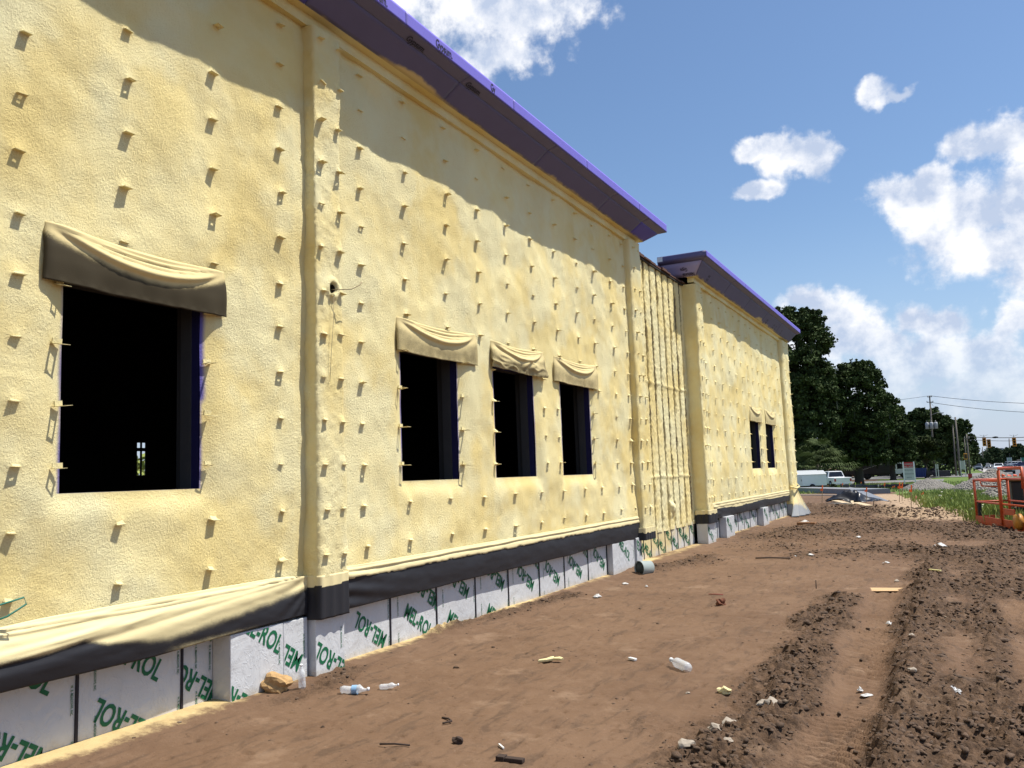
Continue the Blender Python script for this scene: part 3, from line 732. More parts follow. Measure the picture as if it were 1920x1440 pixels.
# ---- sprayed cloths hung over the window heads
def header(y0, y1, zt0, zt1, zb0, zb1, wx, seed, bright=0., n=(70, 34), crumple=0.):
    s = np.linspace(0, 1, n[0]); t = np.linspace(0, 1, n[1]); S, T = np.meshgrid(s, t, indexing='ij')
    flare = .035 * (y1 - y0) / 1.4
    Yc = y0 - flare * T * .3 + (y1 - y0 + flare * T * .9) * S
    zt = zt0 + (zt1 - zt0) * S - .035 * np.sin(np.pi * S) ; zb = zb0 + (zb1 - zb0) * S - .012 * np.sin(np.pi * S) + .008 * fbm(S * 6, S * 0, seed, 2)
    Z = zt + (zb - zt) * T
    # swags: catenary pleats running from one pinned corner to the other
    cat = 4 * S * (1 - S) * (1 + .35 * (S - .5))
    def fold(c, w, a, pinch=.16):                     # a thin swag with a steep underside
        q = T - c * cat - .015 * fbm(S * 3, S * 0 + c * 9, seed + 20, 2); g = np.where(q < 0, np.exp(-(q / (w * 1.5)) ** 2), np.exp(-(q / (w * .6)) ** 2))
        return a * g * sstep(0, pinch, S) * sstep(1, 1 - pinch, S)
    f = fold(.05, .026, .016) + fold(.16, .034, .024) + fold(.27, .030, .018, .3) + fold(.44, .075, .036)
    belly = (.022 + .020 * cat) * sstep(0, .45, T) * (1 - .35 * sstep(.6, 1., T))
    vert = .007 * sstep(.35, .95, T) * fbm(S * 15 + .8 * T, T * .5, seed + 3, 3) + .004 * sstep(.5, 1, T) * np.sin(S * 38 + 3 * fbm(S * 4, S * 0, seed, 2))
    hem = .003 * np.sin(S * 90 + seed) * sstep(.9, 1, T)
    fan = .010 * np.sin((S / (T + .22)) * 13) * np.exp(-(S / .20) ** 2) * T ** .7 + .010 * np.sin(((1 - S) / (T + .22)) * 13) * np.exp(-((1 - S) / .16) ** 2) * T ** .7
    x = wx + .012 + belly + f + vert + hem + fan + crumple * (ridged(S * 3 + T * 1.5, T * 2.2 - S * 2, seed + 7, 2) ** 2) * sstep(.2, .6, T)
    x = x - .035 * np.exp(-(S / .012) ** 2) * (1 - .6 * T)
    spray = np.clip(1.20 - 1.30 * sstep(.0, .50, T - .36 * cat + .06) * (1 - .55 * bright) + .14 * fbm(S * 7, T * 2, seed + 9, 3) - .12 * fold(.44, .05, 1.) * 0, .04, 1.2)
    o = mesh_np('window_cloth', np.stack([x, Yc, Z], -1).reshape(-1, 3), grid_quads(*n), CLOTH, B, attrs={'spray': spray})
    md = o.modifiers.new('cloth', 'SOLIDIFY'); md.thickness = .004; md.offset = -1
header(3.43, 4.955, 3.47, 3.43, 3.08, 3.06, -5.13, 1)
header(7.36, 9.02, 3.43, 3.46, 3.07, 3.07, -5.12, 2, .95)
header(9.42, 10.97, 3.44, 3.46, 3.10, 3.08, -5.12, 3, .9, crumple=.06)
header(11.33, 13.02, 3.45, 3.47, 3.08, 3.07, -5.12, 4, 1.05)
header(24.8, 26.45, 3.50, 3.50, 3.06, 3.06, -5.12, 5, 1.2, (40, 20))
header(27.1, 28.75, 3.50, 3.50, 3.06, 3.06, -5.12, 6, 1.2, (40, 20))

# ---- membrane skirts below the foam
def skirt(y0, y1, wx, ztop, zbot, fn_spray, fn_x, ds=.02, nt_=44, name='membrane_skirt'):
    yv = np.arange(y0, y1 + ds / 2, ds); t = np.linspace(0, 1, nt_); Yc, T = np.meshgrid(yv, t, indexing='ij')
    zt = ztop(Yc); zb = zbot(Yc); Z = zt + (zb - zt) * T; x = wx + fn_x(Yc, Z, T)
    o = mesh_np(name, np.stack([x, Yc, Z], -1).reshape(-1, 3), grid_quads(len(yv), nt_), SKIRT, B, attrs={'spray': fn_spray(Yc, Z, T)})
    md = o.modifiers.new('thick', 'SOLIDIFY'); md.thickness = .005; md.offset = -1
def xA(y, z, t):
    k = np.clip((5.97 - y) / 3.1, 0, 1.6); f = 0
    for a, w, amp, s_ in ((.012, .006, .014, 0), (.040, .008, .013, 1), (.10, .022, .010, 2), (.17, .030, .014, 3), (.24, .035, -.012, 4), (.29, .05, .020, 5)):
        c = .912 - a * k ** .8 + .012 * fbm(y * 1.4, y * 0 + s_ * 7, 500, 3); am = amp * (.25 + .95 * vn(y * 1.1 + s_ * 3.7, y * 0 + s_, 520)) if s_ > 1 else amp
        q = (z - c) / (w * (.5 + .6 * k)); f = f + am * np.where(q > 0, np.exp(-(q / .7) ** 2), np.exp(-(q / 1.3) ** 2))
    # short slanting tucks near the left and the gathered right end
    for yc, zc, L, a in ((3.72, .80, .30, .012), (3.45, .74, .35, .010), (4.2, .82, .25, .008)):
        u_ = (y - yc) + (z - zc) * 2.2; w_ = (z - zc) - (y - yc) * .10; f = f + a * np.exp(-(w_ / .014) ** 2 - (u_ / L) ** 4)
    g = np.exp(-np.clip(5.97 - y, 0, 9) / .35); f = f + .010 * g * np.sin(((.92 - z) / (6.08 - y)) * 16)
    return .008 + .062 * k ** .5 * np.sin(np.pi * np.clip(t, 0, 1) * .80) + f * sstep(0, .08, k) + .004 * fbm(y * 5, z * 14, 505, 3)
def sprA(y, z, t):
    edge = np.interp(y, [2.2, 3.27, 3.50, 3.72, 3.9, 4.43, 5.21, 5.8, 6.1], [.745, .745, .74, .775, .725, .70, .77, .83, .88]) + .012 * fbm(y * 3, y * 0, 533, 3)
    soft = .05 + .05 * sstep(3.9, 4.5, y) - .02 * sstep(5.3, 5.9, y)
    s = 1.25 - 1.20 * sstep(soft * .6, -soft * 1.3, z - edge)
    hem = .42 * sstep(.62, .56, z) * sstep(4.2, 4.6, y) * sstep(5.5, 5.1, y)
    return np.clip(s + hem, .0, 1.3)
skirt(.8, 5.96, -5.13, lambda y: .935 - .03 * sstep(5.5, 5.95, y) - .02 * sstep(3.6, 3.0, y), lambda y: np.interp(y, [.8, 3.3, 4.3, 5.1, 6.0], [.55, .55, .54, .57, .58]), sprA, xA)
def ragged(y, base, seed): return base + .016 * fbm(y * 3.2, y * 0, seed, 4, .7) + .008 * fbm(y * 14, y * 0, seed + 1, 2)
def sprB(base, seed):
    return lambda y, z, t: np.where(z > ragged(y, base, seed), 1.3, .0)
def xB(seed, y0, y1):
    def f(y, z, t):
        c = .895 + .008 * fbm(y * 1.3, y * 0, seed, 3); r = .012 * np.exp(-((z - c) / .009) ** 2) - .008 * np.exp(-((z - c + .022) / .010) ** 2)
        end = np.exp(-(y - y0) / .5); drape = .010 * np.sin((z - .55) * 46 + (y - y0) * 6) * end
        lip = .014 * sstep(ragged(y, .815, seed + 40) - .004, ragged(y, .815, seed + 40) + .006, z)
        return .016 + r + drape + lip + .020 * np.sin(np.pi * t) + .008 * fbm(y * 2.5, z * 6, seed + 5, 3)
    return f
skirt(6.43, 14.72, -5.12, lambda y: .93 + 0 * y, lambda y: .545 + .012 * fbm(y * .8, y * 0, 512, 2), sprB(.815, 550), xB(510, 6.43, 14.7), .025, 40)
m_ = None
# the darker wraps round the pilasters
def wrap(path, z0, z1, seed):
    path = np.array(path, float); seg = np.hypot(*np.diff(path, axis=0).T); cum = np.r_[0, np.cumsum(seg)]; s = np.arange(0, cum[-1], .014)
    px = np.interp(s, cum, path[:, 0]); py = np.interp(s, cum, path[:, 1]); z = np.linspace(z0, z1, 26)
    S, Z = np.meshgrid(s, z, indexing='ij'); w_ = .010 * np.abs(np.sin(S * 24 + seed)) ** 3 + .006 * fbm(S * 9, Z * 2, seed, 2)
    tx, ty = np.gradient(px), np.gradient(py); L = np.hypot(tx, ty) + 1e-9
    co = np.stack([px[:, None] + (ty / L)[:, None] * w_, py[:, None] - (tx / L)[:, None] * w_, Z], -1).reshape(-1, 3)
    o = mesh_np('membrane_wrap', co, grid_quads(len(s), 26), SKIRT, B, attrs={'spray': np.where(Z > z1 - .09 + .02 * fbm(S * 12, S * 0, seed, 2), 1.2, 0.)})
    md = o.modifiers.new('thick', 'SOLIDIFY'); md.thickness = .004
wrap([(-5.16, 5.925), (-5.01, 5.93), (-4.985, 5.95), (-4.983, 6.33), (-5.0, 6.345), (-5.08, 6.36), (-5.095, 6.47)], .53, .905, 3)
wrap([(-5.20, 14.66), (-5.0, 14.67), (-4.97, 14.70), (-4.968, 15.24), (-5.02, 15.27), (-5.3, 15.28)], .50, .72, 5)
skirt(19.95, 30.4, -5.12, lambda y: .93 + 0 * y, lambda y: .56 + .03 * fbm(y * .6, y * 0, 612, 2), lambda y, z, t: np.where(z > .80 + .035 * fbm(y * .8, y * 0, 640, 4, .6) - .03, 1.3, 0.), xB(610, 19.95, 30.4), .06, 26)
wrap([(-5.32, 19.24), (-5.02, 19.26), (-4.99, 19.30), (-4.985, 19.9), (-5.08, 20.0)], .50, .80, 7)

# ---- white membrane sheets on the foundation, with their print
LET = {}
def lettering(body, parent, y, z, ang, size, xw, clip, cond=.60, mat=GREEN, up=False, bold=.026, name='printed_lettering'):
    """flat print on the plane x = xw; text runs along +Y seen from +X"""
    if body not in LET: LET[body] = text_mesh(body, bold)
    bm = bmesh.new(); bm.from_mesh(LET[body]); xsv = [v.co.x for v in bm.verts]; w = max(xsv) - min(xsv); a = math.radians(ang)
    ca, sa = math.cos(a), math.sin(a)
    for v in bm.verts:
        p, q = (v.co.x - min(xsv)) * size * cond, v.co.y * size
        v.co = Vector((xw, y + p * ca - q * sa, z + p * sa + q * ca))
    y0, y1, z0, z1 = clip
    for co, no in (((0, y0, 0), (0, -1, 0)), ((0, y1, 0), (0, 1, 0)), ((0, 0, z0), (0, 0, -1)), ((0, 0, z1), (0, 0, 1))):
        g = bm.verts[:] + bm.edges[:] + bm.faces[:]
        if g: bmesh.ops.bisect_plane(bm, geom=g, plane_co=co, plane_no=no, clear_outer=True)
    if not bm.faces: bm.free(); return
    me = bpy.data.meshes.new(name); bm.to_mesh(me); bm.free(); me.materials.append(mat)
    link(bpy.data.objects.new(name, me), parent)
SEAMM = simple('black_seam', (.012, .010, .018), .6)
def msheet(y0, y1, xw, seed, words=(), z1=.66, spray=0., seam=True, smallprint=True):
    yv = np.linspace(y0 + .004, y1 - .004, max(3, int((y1 - y0) / .03))); zv = np.linspace(-.12, z1, 26)
    Yc, Z = np.meshgrid(yv, zv, indexing='ij')
    d = .003 * fbm(Yc * 2, Z * 3, 700 + seed, 3)
    edge = np.minimum(Yc - y0, y1 - Yc); d = d - .008 * np.exp(-edge / .008)
    sp = spray * np.clip(.4 + Z / z1 + .5 * fbm(Yc * 1.5, Z * 2, 720 + seed, 3), 0, 1.4) * np.ones(Yc.shape)
    o = mesh_np('membrane_sheet', np.stack([xw + d, Yc, Z], -1).reshape(-1, 3), grid_quads(len(yv), 26), SHEET, B, attrs={'spray': sp})
    cl = (y0 + .012, y1 - .012, -.02, z1)
    for (wy, wz, ang) in words: lettering('MEL-ROL', o, wy, wz, ang, .205, xw + .0045, cl, .69)
    if smallprint:
        for k, yy in enumerate((y0 + .12, y1 - .045)):
            for j in range(2):
                lettering('W. R. MEADOWS, INC.', o, yy + (.006 * j), .56 - .36 * j - .04 * (k + seed % 3), -90, .026, xw + .0045, cl, .75, GREEN, bold=.02)
    if seam:
        m_ = MB(); m_.bar((xw - .004, y1, -.1), (xw - .004, y1 + .004, z1), .02, .02); m_.build('seam_tape', SEAMM, o)
    return o
XA = -5.30; XB = -5.20
# each word: anchor of its baseline start and its angle; 147 = the same word printed the other way up
def W(y, z): return (y, z, -33)
def U(y, z): return (y, z, 147)
msheet(1.72, 2.865, XA, 1, [W(2.2, .75), U(2.6, -.02)])
msheet(2.87, 3.85, XA, 2, [W(3.17, .72), U(3.68, .05)])
msheet(3.855, 4.72, XA, 3, [W(4.02, .62), U(4.49, .0)])
msheet(4.725, 5.028, XA, 4, [W(4.80, .64), U(5.12, .13)], seam=False)
m_ = MB(); bx = MB()
def boxout(y0, y1, xf, xb, words=(), small=True, z1=.555, seed=0):
    m_ = MB(); m_.box(xb, xf, y0, y1, -.12, z1)
    o = m_.build('membrane_box', SHEET, B, bevel=.008)
    for (wy, wz, ang) in words: lettering('MEL-ROL', o, wy, wz, ang, .205, xf + .003, (y0 + .01, y1 - .01, 0, z1 - .01), .69)
    if small: lettering('W. R. MEADOWS, INC.', o, y1 - .06, .42, -90, .026, xf + .003, (y0, y1, 0, z1), .75, GREEN, bold=.02)
    return o
bx1 = boxout(5.03, 5.62, -5.115, -5.38, [W(5.08, .62), U(5.36, -.04)], seed=1)
bx1 = boxout(5.624, 5.925, -5.117, -5.38, [U(5.86, .24)], seed=2)
o = boxout(5.945, 6.34, -5.045, -5.30, [U(6.45, .03)], small=True)
seamsB = [6.345, 7.27, 8.14, 9.00, 9.85, 10.77, 11.62, 12.53, 13.35]
wordsB = [[U(7.20, .17), U(6.60, .0)], [W(7.50, .31), U(8.20, .40)], [U(8.86, .42), W(8.34, .12)], [U(9.75, .40), W(9.25, .06)],
          [U(10.60, .28), W(10.8, .6), W(10.35, .68)], [U(11.45, .24), U(11.9, .55)], [U(12.28, .24), W(12.1, .66)], [U(13.25, .26), U(12.95, .62)]]
for k in range(8): msheet(seamsB[k], seamsB[k + 1] - .005, XB, 6 + k, wordsB[k])
boxout(13.36, 14.42, -5.10, -5.30, [W(13.66, .50)])
boxout(14.50, 14.78, -5.08, -5.30, [W(14.4, .45)])
m_ = MB(); m_.box(-5.30, -5.22, 14.42, 14.5, -.1, .55); m_.build('seam_tape', SEAMM, B)
for k in range(10):
    y = 14.80 + k * .45; msheet(y, min(19.25, y + .445), -5.36, 20 + k, [(W(y + .05, .42) if k % 2 else W(y + .02, .25))], z1=.56, spray=.85 if k < 6 else .55, seam=True, smallprint=False)
boxout(19.26, 19.95, -5.05, -5.30, [W(19.2, .36)], small=False)
y = 19.96
for k in range(14):
    msheet(y, y + .74, XB, 40 + k, [W(y + .10, .50)] if k % 3 != 2 else [U(y + .6, .12)], smallprint=False); y += .745
boxout(20.9, 21.75, -5.02, -5.19, [W(20.95, .45)], False); boxout(25.4, 26.2, -5.02, -5.19, [W(25.5, .45)], False)
boxout(30.42, 31.5, -5.02, -5.3, [], False)

# ---- cornices
def strip(name, p0, p1, y0, y1, mat, dy0=0., dy1=0., spray=None, parent=None, th=.012, ds=.06):
    """panel between profile points p0 and p1 (x, z), from y0 to y1; dy0/dy1 shift the p1 edge (mitres)"""
    n = max(2, int(abs(y1 - y0) / ds)); mN = 8; s = np.linspace(0, 1, n); t = np.linspace(0, 1, mN); S, T = np.meshgrid(s, t, indexing='ij')
    ya = y0 + dy0 * T; yb = y1 + dy1 * T
    co = np.stack([p0[0] + (p1[0] - p0[0]) * T, ya + (yb - ya) * S, p0[1] + (p1[1] - p0[1]) * T], -1)
    sp = spray(co[..., 1], T) if spray else np.zeros(S.shape)
    o = mesh_np(name, co.reshape(-1, 3), grid_quads(n, mN), mat, parent or B, smooth=False, attrs={'spray': sp})
    md = o.modifiers.new('board', 'SOLIDIFY'); md.thickness = th; md.offset = 0
    return o
def gyp_print(body, parent, x, y, z, size, cond=.55, flip=False, plane='x', mat=INK, dirv=None, upv=None):
    me = text_mesh(body, .02).copy(); M = Matrix((list(dirv) + [0], list(upv) + [0], [0, 0, 0, 0], [0, 0, 0, 1])).transposed()
    for v in me.vertices:
        q = Vector(dirv) * v.co.x * size * cond + Vector(upv) * v.co.y * size; v.co = Vector((x, y, z)) + q
    me.materials.append(mat); link(bpy.data.objects.new('printed_lettering', me), parent)
def cornice(y0, y1, dz, m0, m1, slant_z, joints, seed, tall):
    lip, sl, fl = (-4.98, 6.10 + dz), (-4.74, slant_z), (-4.605, slant_z + .045); top = (-4.605, slant_z + .045 + tall)
    o0 = .14
    def e(p): return (p[0] + 5.12)
    Y0 = lambda p: y0 - (e(p) if m0 else 0); Y1 = lambda p: y1 + (e(p) if m1 else 0)
    fr = MB(); fr.box(-5.20, -5.062, y0 - .03 * m0, y1 + .03 * m1, 5.985 + dz, 6.10 + dz - .004)
    fr.box(-5.20, lip[0] + .006, Y0(lip), Y1(lip), 6.10 + dz - .004, 6.10 + dz + .02)
    fo = fr.build('foamed_frieze', FOAM, B)
    splash = lambda y, T: np.clip(.75 - T * 2.3 + .55 * np.clip(fbm(y * .55, T * .4, seed, 3), -1, 1) + .9 * np.exp(-((y - (y0 + y1) * .5 - .9) / .35) ** 2) * sstep(.7, .1, T), 0, 1.2)
    js = [y0] + list(joints) + [y1]
    for k, (a, b) in enumerate(zip(js[:-1], js[1:])):
        f0 = a == y0 and m0; f1 = b == y1 and m1
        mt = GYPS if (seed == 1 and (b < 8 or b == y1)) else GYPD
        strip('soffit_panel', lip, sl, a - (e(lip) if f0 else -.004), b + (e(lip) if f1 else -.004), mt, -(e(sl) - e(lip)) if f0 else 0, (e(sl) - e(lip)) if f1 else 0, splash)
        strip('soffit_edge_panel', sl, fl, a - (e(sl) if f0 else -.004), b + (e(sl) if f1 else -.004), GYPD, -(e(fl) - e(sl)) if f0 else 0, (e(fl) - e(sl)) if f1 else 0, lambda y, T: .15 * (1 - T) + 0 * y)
    js2 = [Y0(fl)] + [j + 1.1 for j in joints[:-1]] + [Y1(fl)]
    fas = []
    for a, b in zip(js2[:-1], js2[1:]): fas.append(strip('fascia_panel', fl, top, a + .003, b - .003, GYP))
    # returns round the ends
    for flag, yy, sgn in ((m0, y0, -1), (m1, y1, 1)):
        if not flag: continue
        for nm, p, q, mt in (('return_soffit', lip, sl, GYPL), ('return_soffit', sl, fl, GYPD), ('return_fascia', fl, top, GYPD)):
            n = 14; s = np.linspace(0, 1, n); t = np.linspace(0, 1, 4); S, T = np.meshgrid(s, t, indexing='ij')
            px = p[0] + (q[0] - p[0]) * T; x = px + (-5.75 - px) * S; yv = yy + sgn * (px + 5.12); z = p[1] + (q[1] - p[1]) * T
            o = mesh_np(nm, np.stack([x, yv, z], -1).reshape(-1, 3), grid_quads(n, 4), mt, B, smooth=False, attrs={'spray': np.zeros(S.shape)})
            md = o.modifiers.new('board', 'SOLIDIFY'); md.thickness = .012; md.offset = 0
    cp = MB(); cp.box(-5.75, -4.612, Y0(fl) + .008, Y1(fl) - .008, top[1] - .012, top[1] + .004); cp.box(-5.75, -5.73, Y0(fl) + .01, Y1(fl) - .01, 6.02 + dz, top[1] - .014)
    cp.build('parapet_cap', GYPD, B)
    return fas, lip, sl, fl, top
fasB, lipB, slB, flB, topB = cornice(-2, 15.30, 0, False, True, 6.275, [.9, 3.35, 5.8, 8.20, 10.64, 13.08, 14.7], 1, .145)
fasD, lipD, slD, flD, topD = cornice(19.36, 31.6, .08, True, True, 6.47, [21.8, 24.2, 26.7, 29.1], 2, .13)
for y, body in ((7.47, 'Gypsum.'), (8.70, 'Gy'), (6.24, 'Gypsum.'), (5.01, 'Gypsum.')):
    gyp_print(body, fasB[min(2, len(fasB) - 1)], -4.596, y, 6.345, .135, .72, dirv=(0, 1, 0), upv=(0, 0, 1))
for y in (7.06, 8.28):
    gyp_print('Gypsum.', fasB[0], slB[0] + .02, y, slB[1] - .006, .10, .95, dirv=(0, 1, 0), upv=Vector((flB[0] - slB[0], 0, flB[1] - slB[1])).normalized())
dsD = Vector((slD[0] - lipD[0], 0, slD[1] - lipD[1])).normalized()
# National Gypsum on the return of the far cornice, the wrong way up
rs = Vector((0, -(slD[0] - lipD[0]), slD[1] - lipD[1])).normalized(); rn = Vector((0, -rs.z, rs.y)) * .0
yb = 19.36 - (lipD[0] + 5.12)
for body, off, xx in (('National', .10, -4.98), ('Gyps', .235, -5.12)):
    P = Vector((xx, yb, lipD[1])) + rs * off + Vector((0, -rs.z, rs.y)).normalized() * -.0
    P = P + Vector((0, -abs(rs.z), -abs(rs.y))).normalized() * .012
    gyp_print(body, fasD[0], P.x, P.y, P.z, .13, .62, dirv=(-1, 0, 0), upv=tuple(-rs))
m_ = MB(); yq = 19.36 - (flD[0] + 5.12) - .010; m_.box(-5.745, -5.62, yq - .004, yq, flD[1] + .01, topD[1] - .01); m_.build('paper_label', simple('white_paper', (.7, .7, .7), .7), B)
# blocks of print on the underside near the far end of the second cornice
for y in (27.2, 28.3, 28.7, 29.7, 20.0):
    for off, h_ in ((.06, .05), (.15, .05)):
        P = Vector((lipD[0], y, lipD[1])) + dsD * off + Vector((dsD.z, 0, -dsD.x)) * .009
        gyp_print('NGC' if y != 28.7 else 'XP', fasD[-1] if y > 21 else fasD[0], P.x, P.y, P.z, .075, 1.0, dirv=(0, 1, 0), upv=tuple(dsD))
# ================================================================== BEYOND THE SITE
def at(u, Yd, v=None):
    """world x (and z) of what is seen at that place at distance Yd along the street"""
    p = ony(u, 870 if v is None else v, Yd); return (p[0], p[2])
def gtop(u, v, Yd): return ony(u, v, Yd)[2]
def TZ(y): return float(tb(0, np.array(y)))
ASPH = simple('asphalt', (.10, .10, .105), .85, var=.12, scale=.6); CONC = simple('pale_concrete', (.36, .34, .31), .85, scale=2., bump=.3)
m_ = MB(); ys2 = [70, 110, 150, 200, 300, 450, 700, 1400]
v0 = [(6.8 + .0 * y, y, TZ(y) + .06) for y in ys2]; v1 = [(27 + .0 * y, y, TZ(y) + .06) for y in ys2]
q = np.array(v0 + v1); n = len(ys2)
road = mesh_np('road', q, [[i, i + n, i + n + 1, i + 1] for i in range(n - 1)], ASPH, smooth=False); tag(road, kind='structure')
def line(x0, x1, ya, yb, mat, nm, dz=.064, kind='structure'):
    yy = np.linspace(ya, yb, 12); q = np.array([(x0, y, TZ(y) + dz) for y in yy] + [(x1, y, TZ(y) + dz) for y in yy])
    return tag(mesh_np(nm, q, [[i, i + 12, i + 13, i + 1] for i in range(11)], mat, smooth=False), kind=kind)
WPAINT = simple('road_paint', (.62, .62, .60), .7)
line(7.1, 7.22, 75, 900, WPAINT, 'road_edge_line')
line(5.1, 6.5, 110, 700, CONC, 'pavement', .10)
m_ = MB(); m_.box(6.5, 6.8, 100, 900, -.9, TZ(300) + .14); tag(m_.build('kerb', CONC), kind='structure')
line(-60, -1.5, 121, 136, simple('lot_asphalt', (.17, .165, .155), .9, scale=.5), 'side_street', .05)
line(-60, 6.7, 150, 190, simple('lot_asphalt', (.15, .15, .15), .9), 'parking_lot', .05)

# ---- trees
LEAFM = {}
def leaf_mat(name, c0, c1):
    mt, nt, b = new_mat(name); tc = nt.node('ShaderNodeTexCoord').outputs['Object']
    oi = nt.noise(tc, .55, 3, .6); c = nt.mix(nt.ramp(oi, .3, .7), c0, c1)
    c = nt.mix(nt.math('MULTIPLY', nt.noise(tc, 9, 2, .5), .6), c, tuple(k * 1.5 for k in c1))
    nt.put(b.inputs['Base Color'], c); b.inputs['Roughness'].default_value = .8; b.inputs['Specular IOR Level'].default_value = .12
    return mt
OAK = leaf_mat('oak_leaves', (.019, .032, .012), (.048, .070, .022))
OAK2 = leaf_mat('far_leaves', (.022, .036, .018), (.045, .065, .028))
PALM = leaf_mat('palm_leaves', (.030, .048, .016), (.085, .11, .042))
MOSS = simple('hanging_moss', (.055, .062, .045), .95, spec=.1); BARK = simple('bark', (.055, .045, .036), .95, bump=.6, bscale=8)
def leaves(centers, radii, per, size, seed, squash=.75):
    r = np.random.RandomState(seed); C = np.repeat(np.array(centers), per, 0); R = np.repeat(np.array(radii), per); n = len(C)
    d = r.normal(size=(n, 3)); d /= np.linalg.norm(d, axis=1)[:, None]; rad = R * r.rand(n) ** .45
    p = C + d * rad[:, None] * np.array([1, 1, squash]); 
    a = r.normal(size=(n, 3)); a /= np.linalg.norm(a, axis=1)[:, None]; b = np.cross(a, r.normal(size=(n, 3))); b /= np.linalg.norm(b, axis=1)[:, None]
    s = (size * r.uniform(.55, 1.35, n))[:, None]
    V = np.stack([p - a * s * .5, p + b * s * .42, p + a * s * .5, p - b * s * .42], 1).reshape(-1, 3)
    return V, np.arange(n * 4).reshape(-1, 4)
def tree(x, y, h, lobes, label, group, seed, leaf=OAK, size=.34, trunk_r=.45, moss=0, per=46, name='oak_tree', nclump=1., fork=.35):
    """lobes: (dx, dz as a share of h, radius) in metres across the view"""
    z0 = TZ(y); t = empty(name, (x, y, z0), label, 'tree', group); r = np.random.RandomState(seed)
    cs, rs = [], []
    for (dx, dz, R) in lobes:
        for dy in (0, .8, -.8):
            n = int((44 if dy == 0 else 26) * nclump * (R / 3) ** 1.5) + 6
            d = r.normal(size=(n, 3)); d /= np.linalg.norm(d, axis=1)[:, None]; q = r.rand(n) ** .30
            for k in range(n):
                cs.append((dx + d[k, 0] * R * q[k], dy * R + d[k, 1] * R * q[k], dz * h + d[k, 2] * R * .78 * q[k])); rs.append(R * r.uniform(.16, .38))
    V, F = leaves(cs, rs, per, size, seed + 1)
    mesh_np('crown', V, F, leaf, t, smooth=False)
    m_ = MB(); fz = h * fork
    m_.tube([(0, 0, -.4), (.05, 0, .4), (.1 * r.rand(), .1, fz * .6), (0, 0, fz)], [trunk_r * 1.5, trunk_r * 1.05, trunk_r * .85, trunk_r * .75], 9)
    for (dx, dz, R) in lobes:
        e = (dx, 0, dz * h); mid = (dx * .5 + r.uniform(-.4, .4), r.uniform(-.6, .6), fz + (dz * h - fz) * .55)
        m_.tube([(0, 0, fz * .9), mid, e], [trunk_r * .55, trunk_r * .33, trunk_r * .08], 6)
    m_.build('trunk', BARK, t)
    if moss:
        Vv, Ff = [], []
        for k in range(moss):
            c = cs[r.randint(len(cs))]; L = r.uniform(.7, 2.4); w = r.uniform(.05, .14); a = r.uniform(0, 3.1); x0, y0 = math.cos(a) * w, math.sin(a) * w; n = len(Vv)
            zt = c[2] - .3; sw = r.uniform(-.15, .15)
            Vv += [(c[0] - x0, c[1] - y0, zt), (c[0] + x0, c[1] + y0, zt), (c[0] + x0 * .7 + sw, c[1] + y0 * .7, zt - L * .6), (c[0] - x0 * .7 + sw, c[1] - y0 * .7, zt - L * .6), (c[0] + sw * 1.5, c[1], zt - L)]
            Ff += [(n, n + 1, n + 2, n + 3)]
            Ff += [(n + 3, n + 2, n + 4, n + 4)] if False else []
        o = mesh_np('hanging_moss', Vv, Ff, MOSS, t, smooth=False); o['kind'] = 'stuff'
    return t
def tree_px(u, Yd, lobes_px, *a, **k):
    """lobes given where they are seen: (u, v, radius in photo pixels)"""
    x0 = at(u, Yd)[0]; z0 = TZ(Yd); L = []; hs = []
    for (lu, lv, lr) in lobes_px:
        p = ony(lu, lv, Yd); L.append((p[0] - x0, p[2] - z0, lr * Yd / FPX)); hs.append(p[2] - z0 + lr * Yd / FPX)
    h = max(hs); return tree(x0, Yd, h, [(dx, dz / h, R) for dx, dz, R in L], *a, **k)
tree_px(1478, 112, [(1470, 600, 30), (1500, 612, 34), (1516, 598, 24), (1528, 640, 32), (1495, 690, 46), (1545, 648, 12), (1530, 720, 34), (1460, 740, 50), (1440, 640, 40), (1506, 770, 42), (1535, 700, 26), (1550, 740, 24), (1548, 780, 28), (1470, 820, 40), (1500, 840, 34), (1535, 800, 34), (1545, 850, 26)],
        'tallest dark live oak with hanging moss rising behind the far end of the foam wall', None, 1, trunk_r=.6, moss=260, per=62, size=.34)
tree_px(1608, 118, [(1592, 705, 30), (1618, 700, 26), (1632, 720, 26), (1645, 752, 22), (1575, 760, 34), (1610, 770, 36), (1660, 780, 22), (1600, 815, 26), (1560, 820, 26), (1640, 825, 22), (1580, 850, 26), (1620, 850, 26), (1650, 855, 18), (1600, 780, 34), (1570, 730, 22), (1640, 800, 28)],
        'broad dark live oak, second tallest, with sky showing through its lower crown', None, 2, trunk_r=.55, moss=160, per=58)
tree_px(1672, 140, [(1660, 755, 20), (1675, 775, 20), (1690, 800, 20), (1655, 810, 24), (1680, 835, 22), (1640, 850, 20), (1700, 830, 18), (1670, 855, 18), (1700, 855, 16), (1670, 800, 24)],
        'rounded dark oak sloping down from the broad live oak towards the utility pole', None, 3, trunk_r=.4, moss=60, per=50)
tree_px(1720, 165, [(1705, 795, 18), (1725, 785, 20), (1745, 785, 20), (1765, 795, 20), (1690, 815, 18), (1720, 825, 24), (1750, 825, 24), (1775, 825, 20), (1690, 850, 20), (1720, 855, 18), (1750, 855, 18), (1780, 855, 16), (1735, 805, 24)],
        'wide dark tree crown directly behind the tallest utility pole', None, 4, trunk_r=.4, per=50, size=.5)
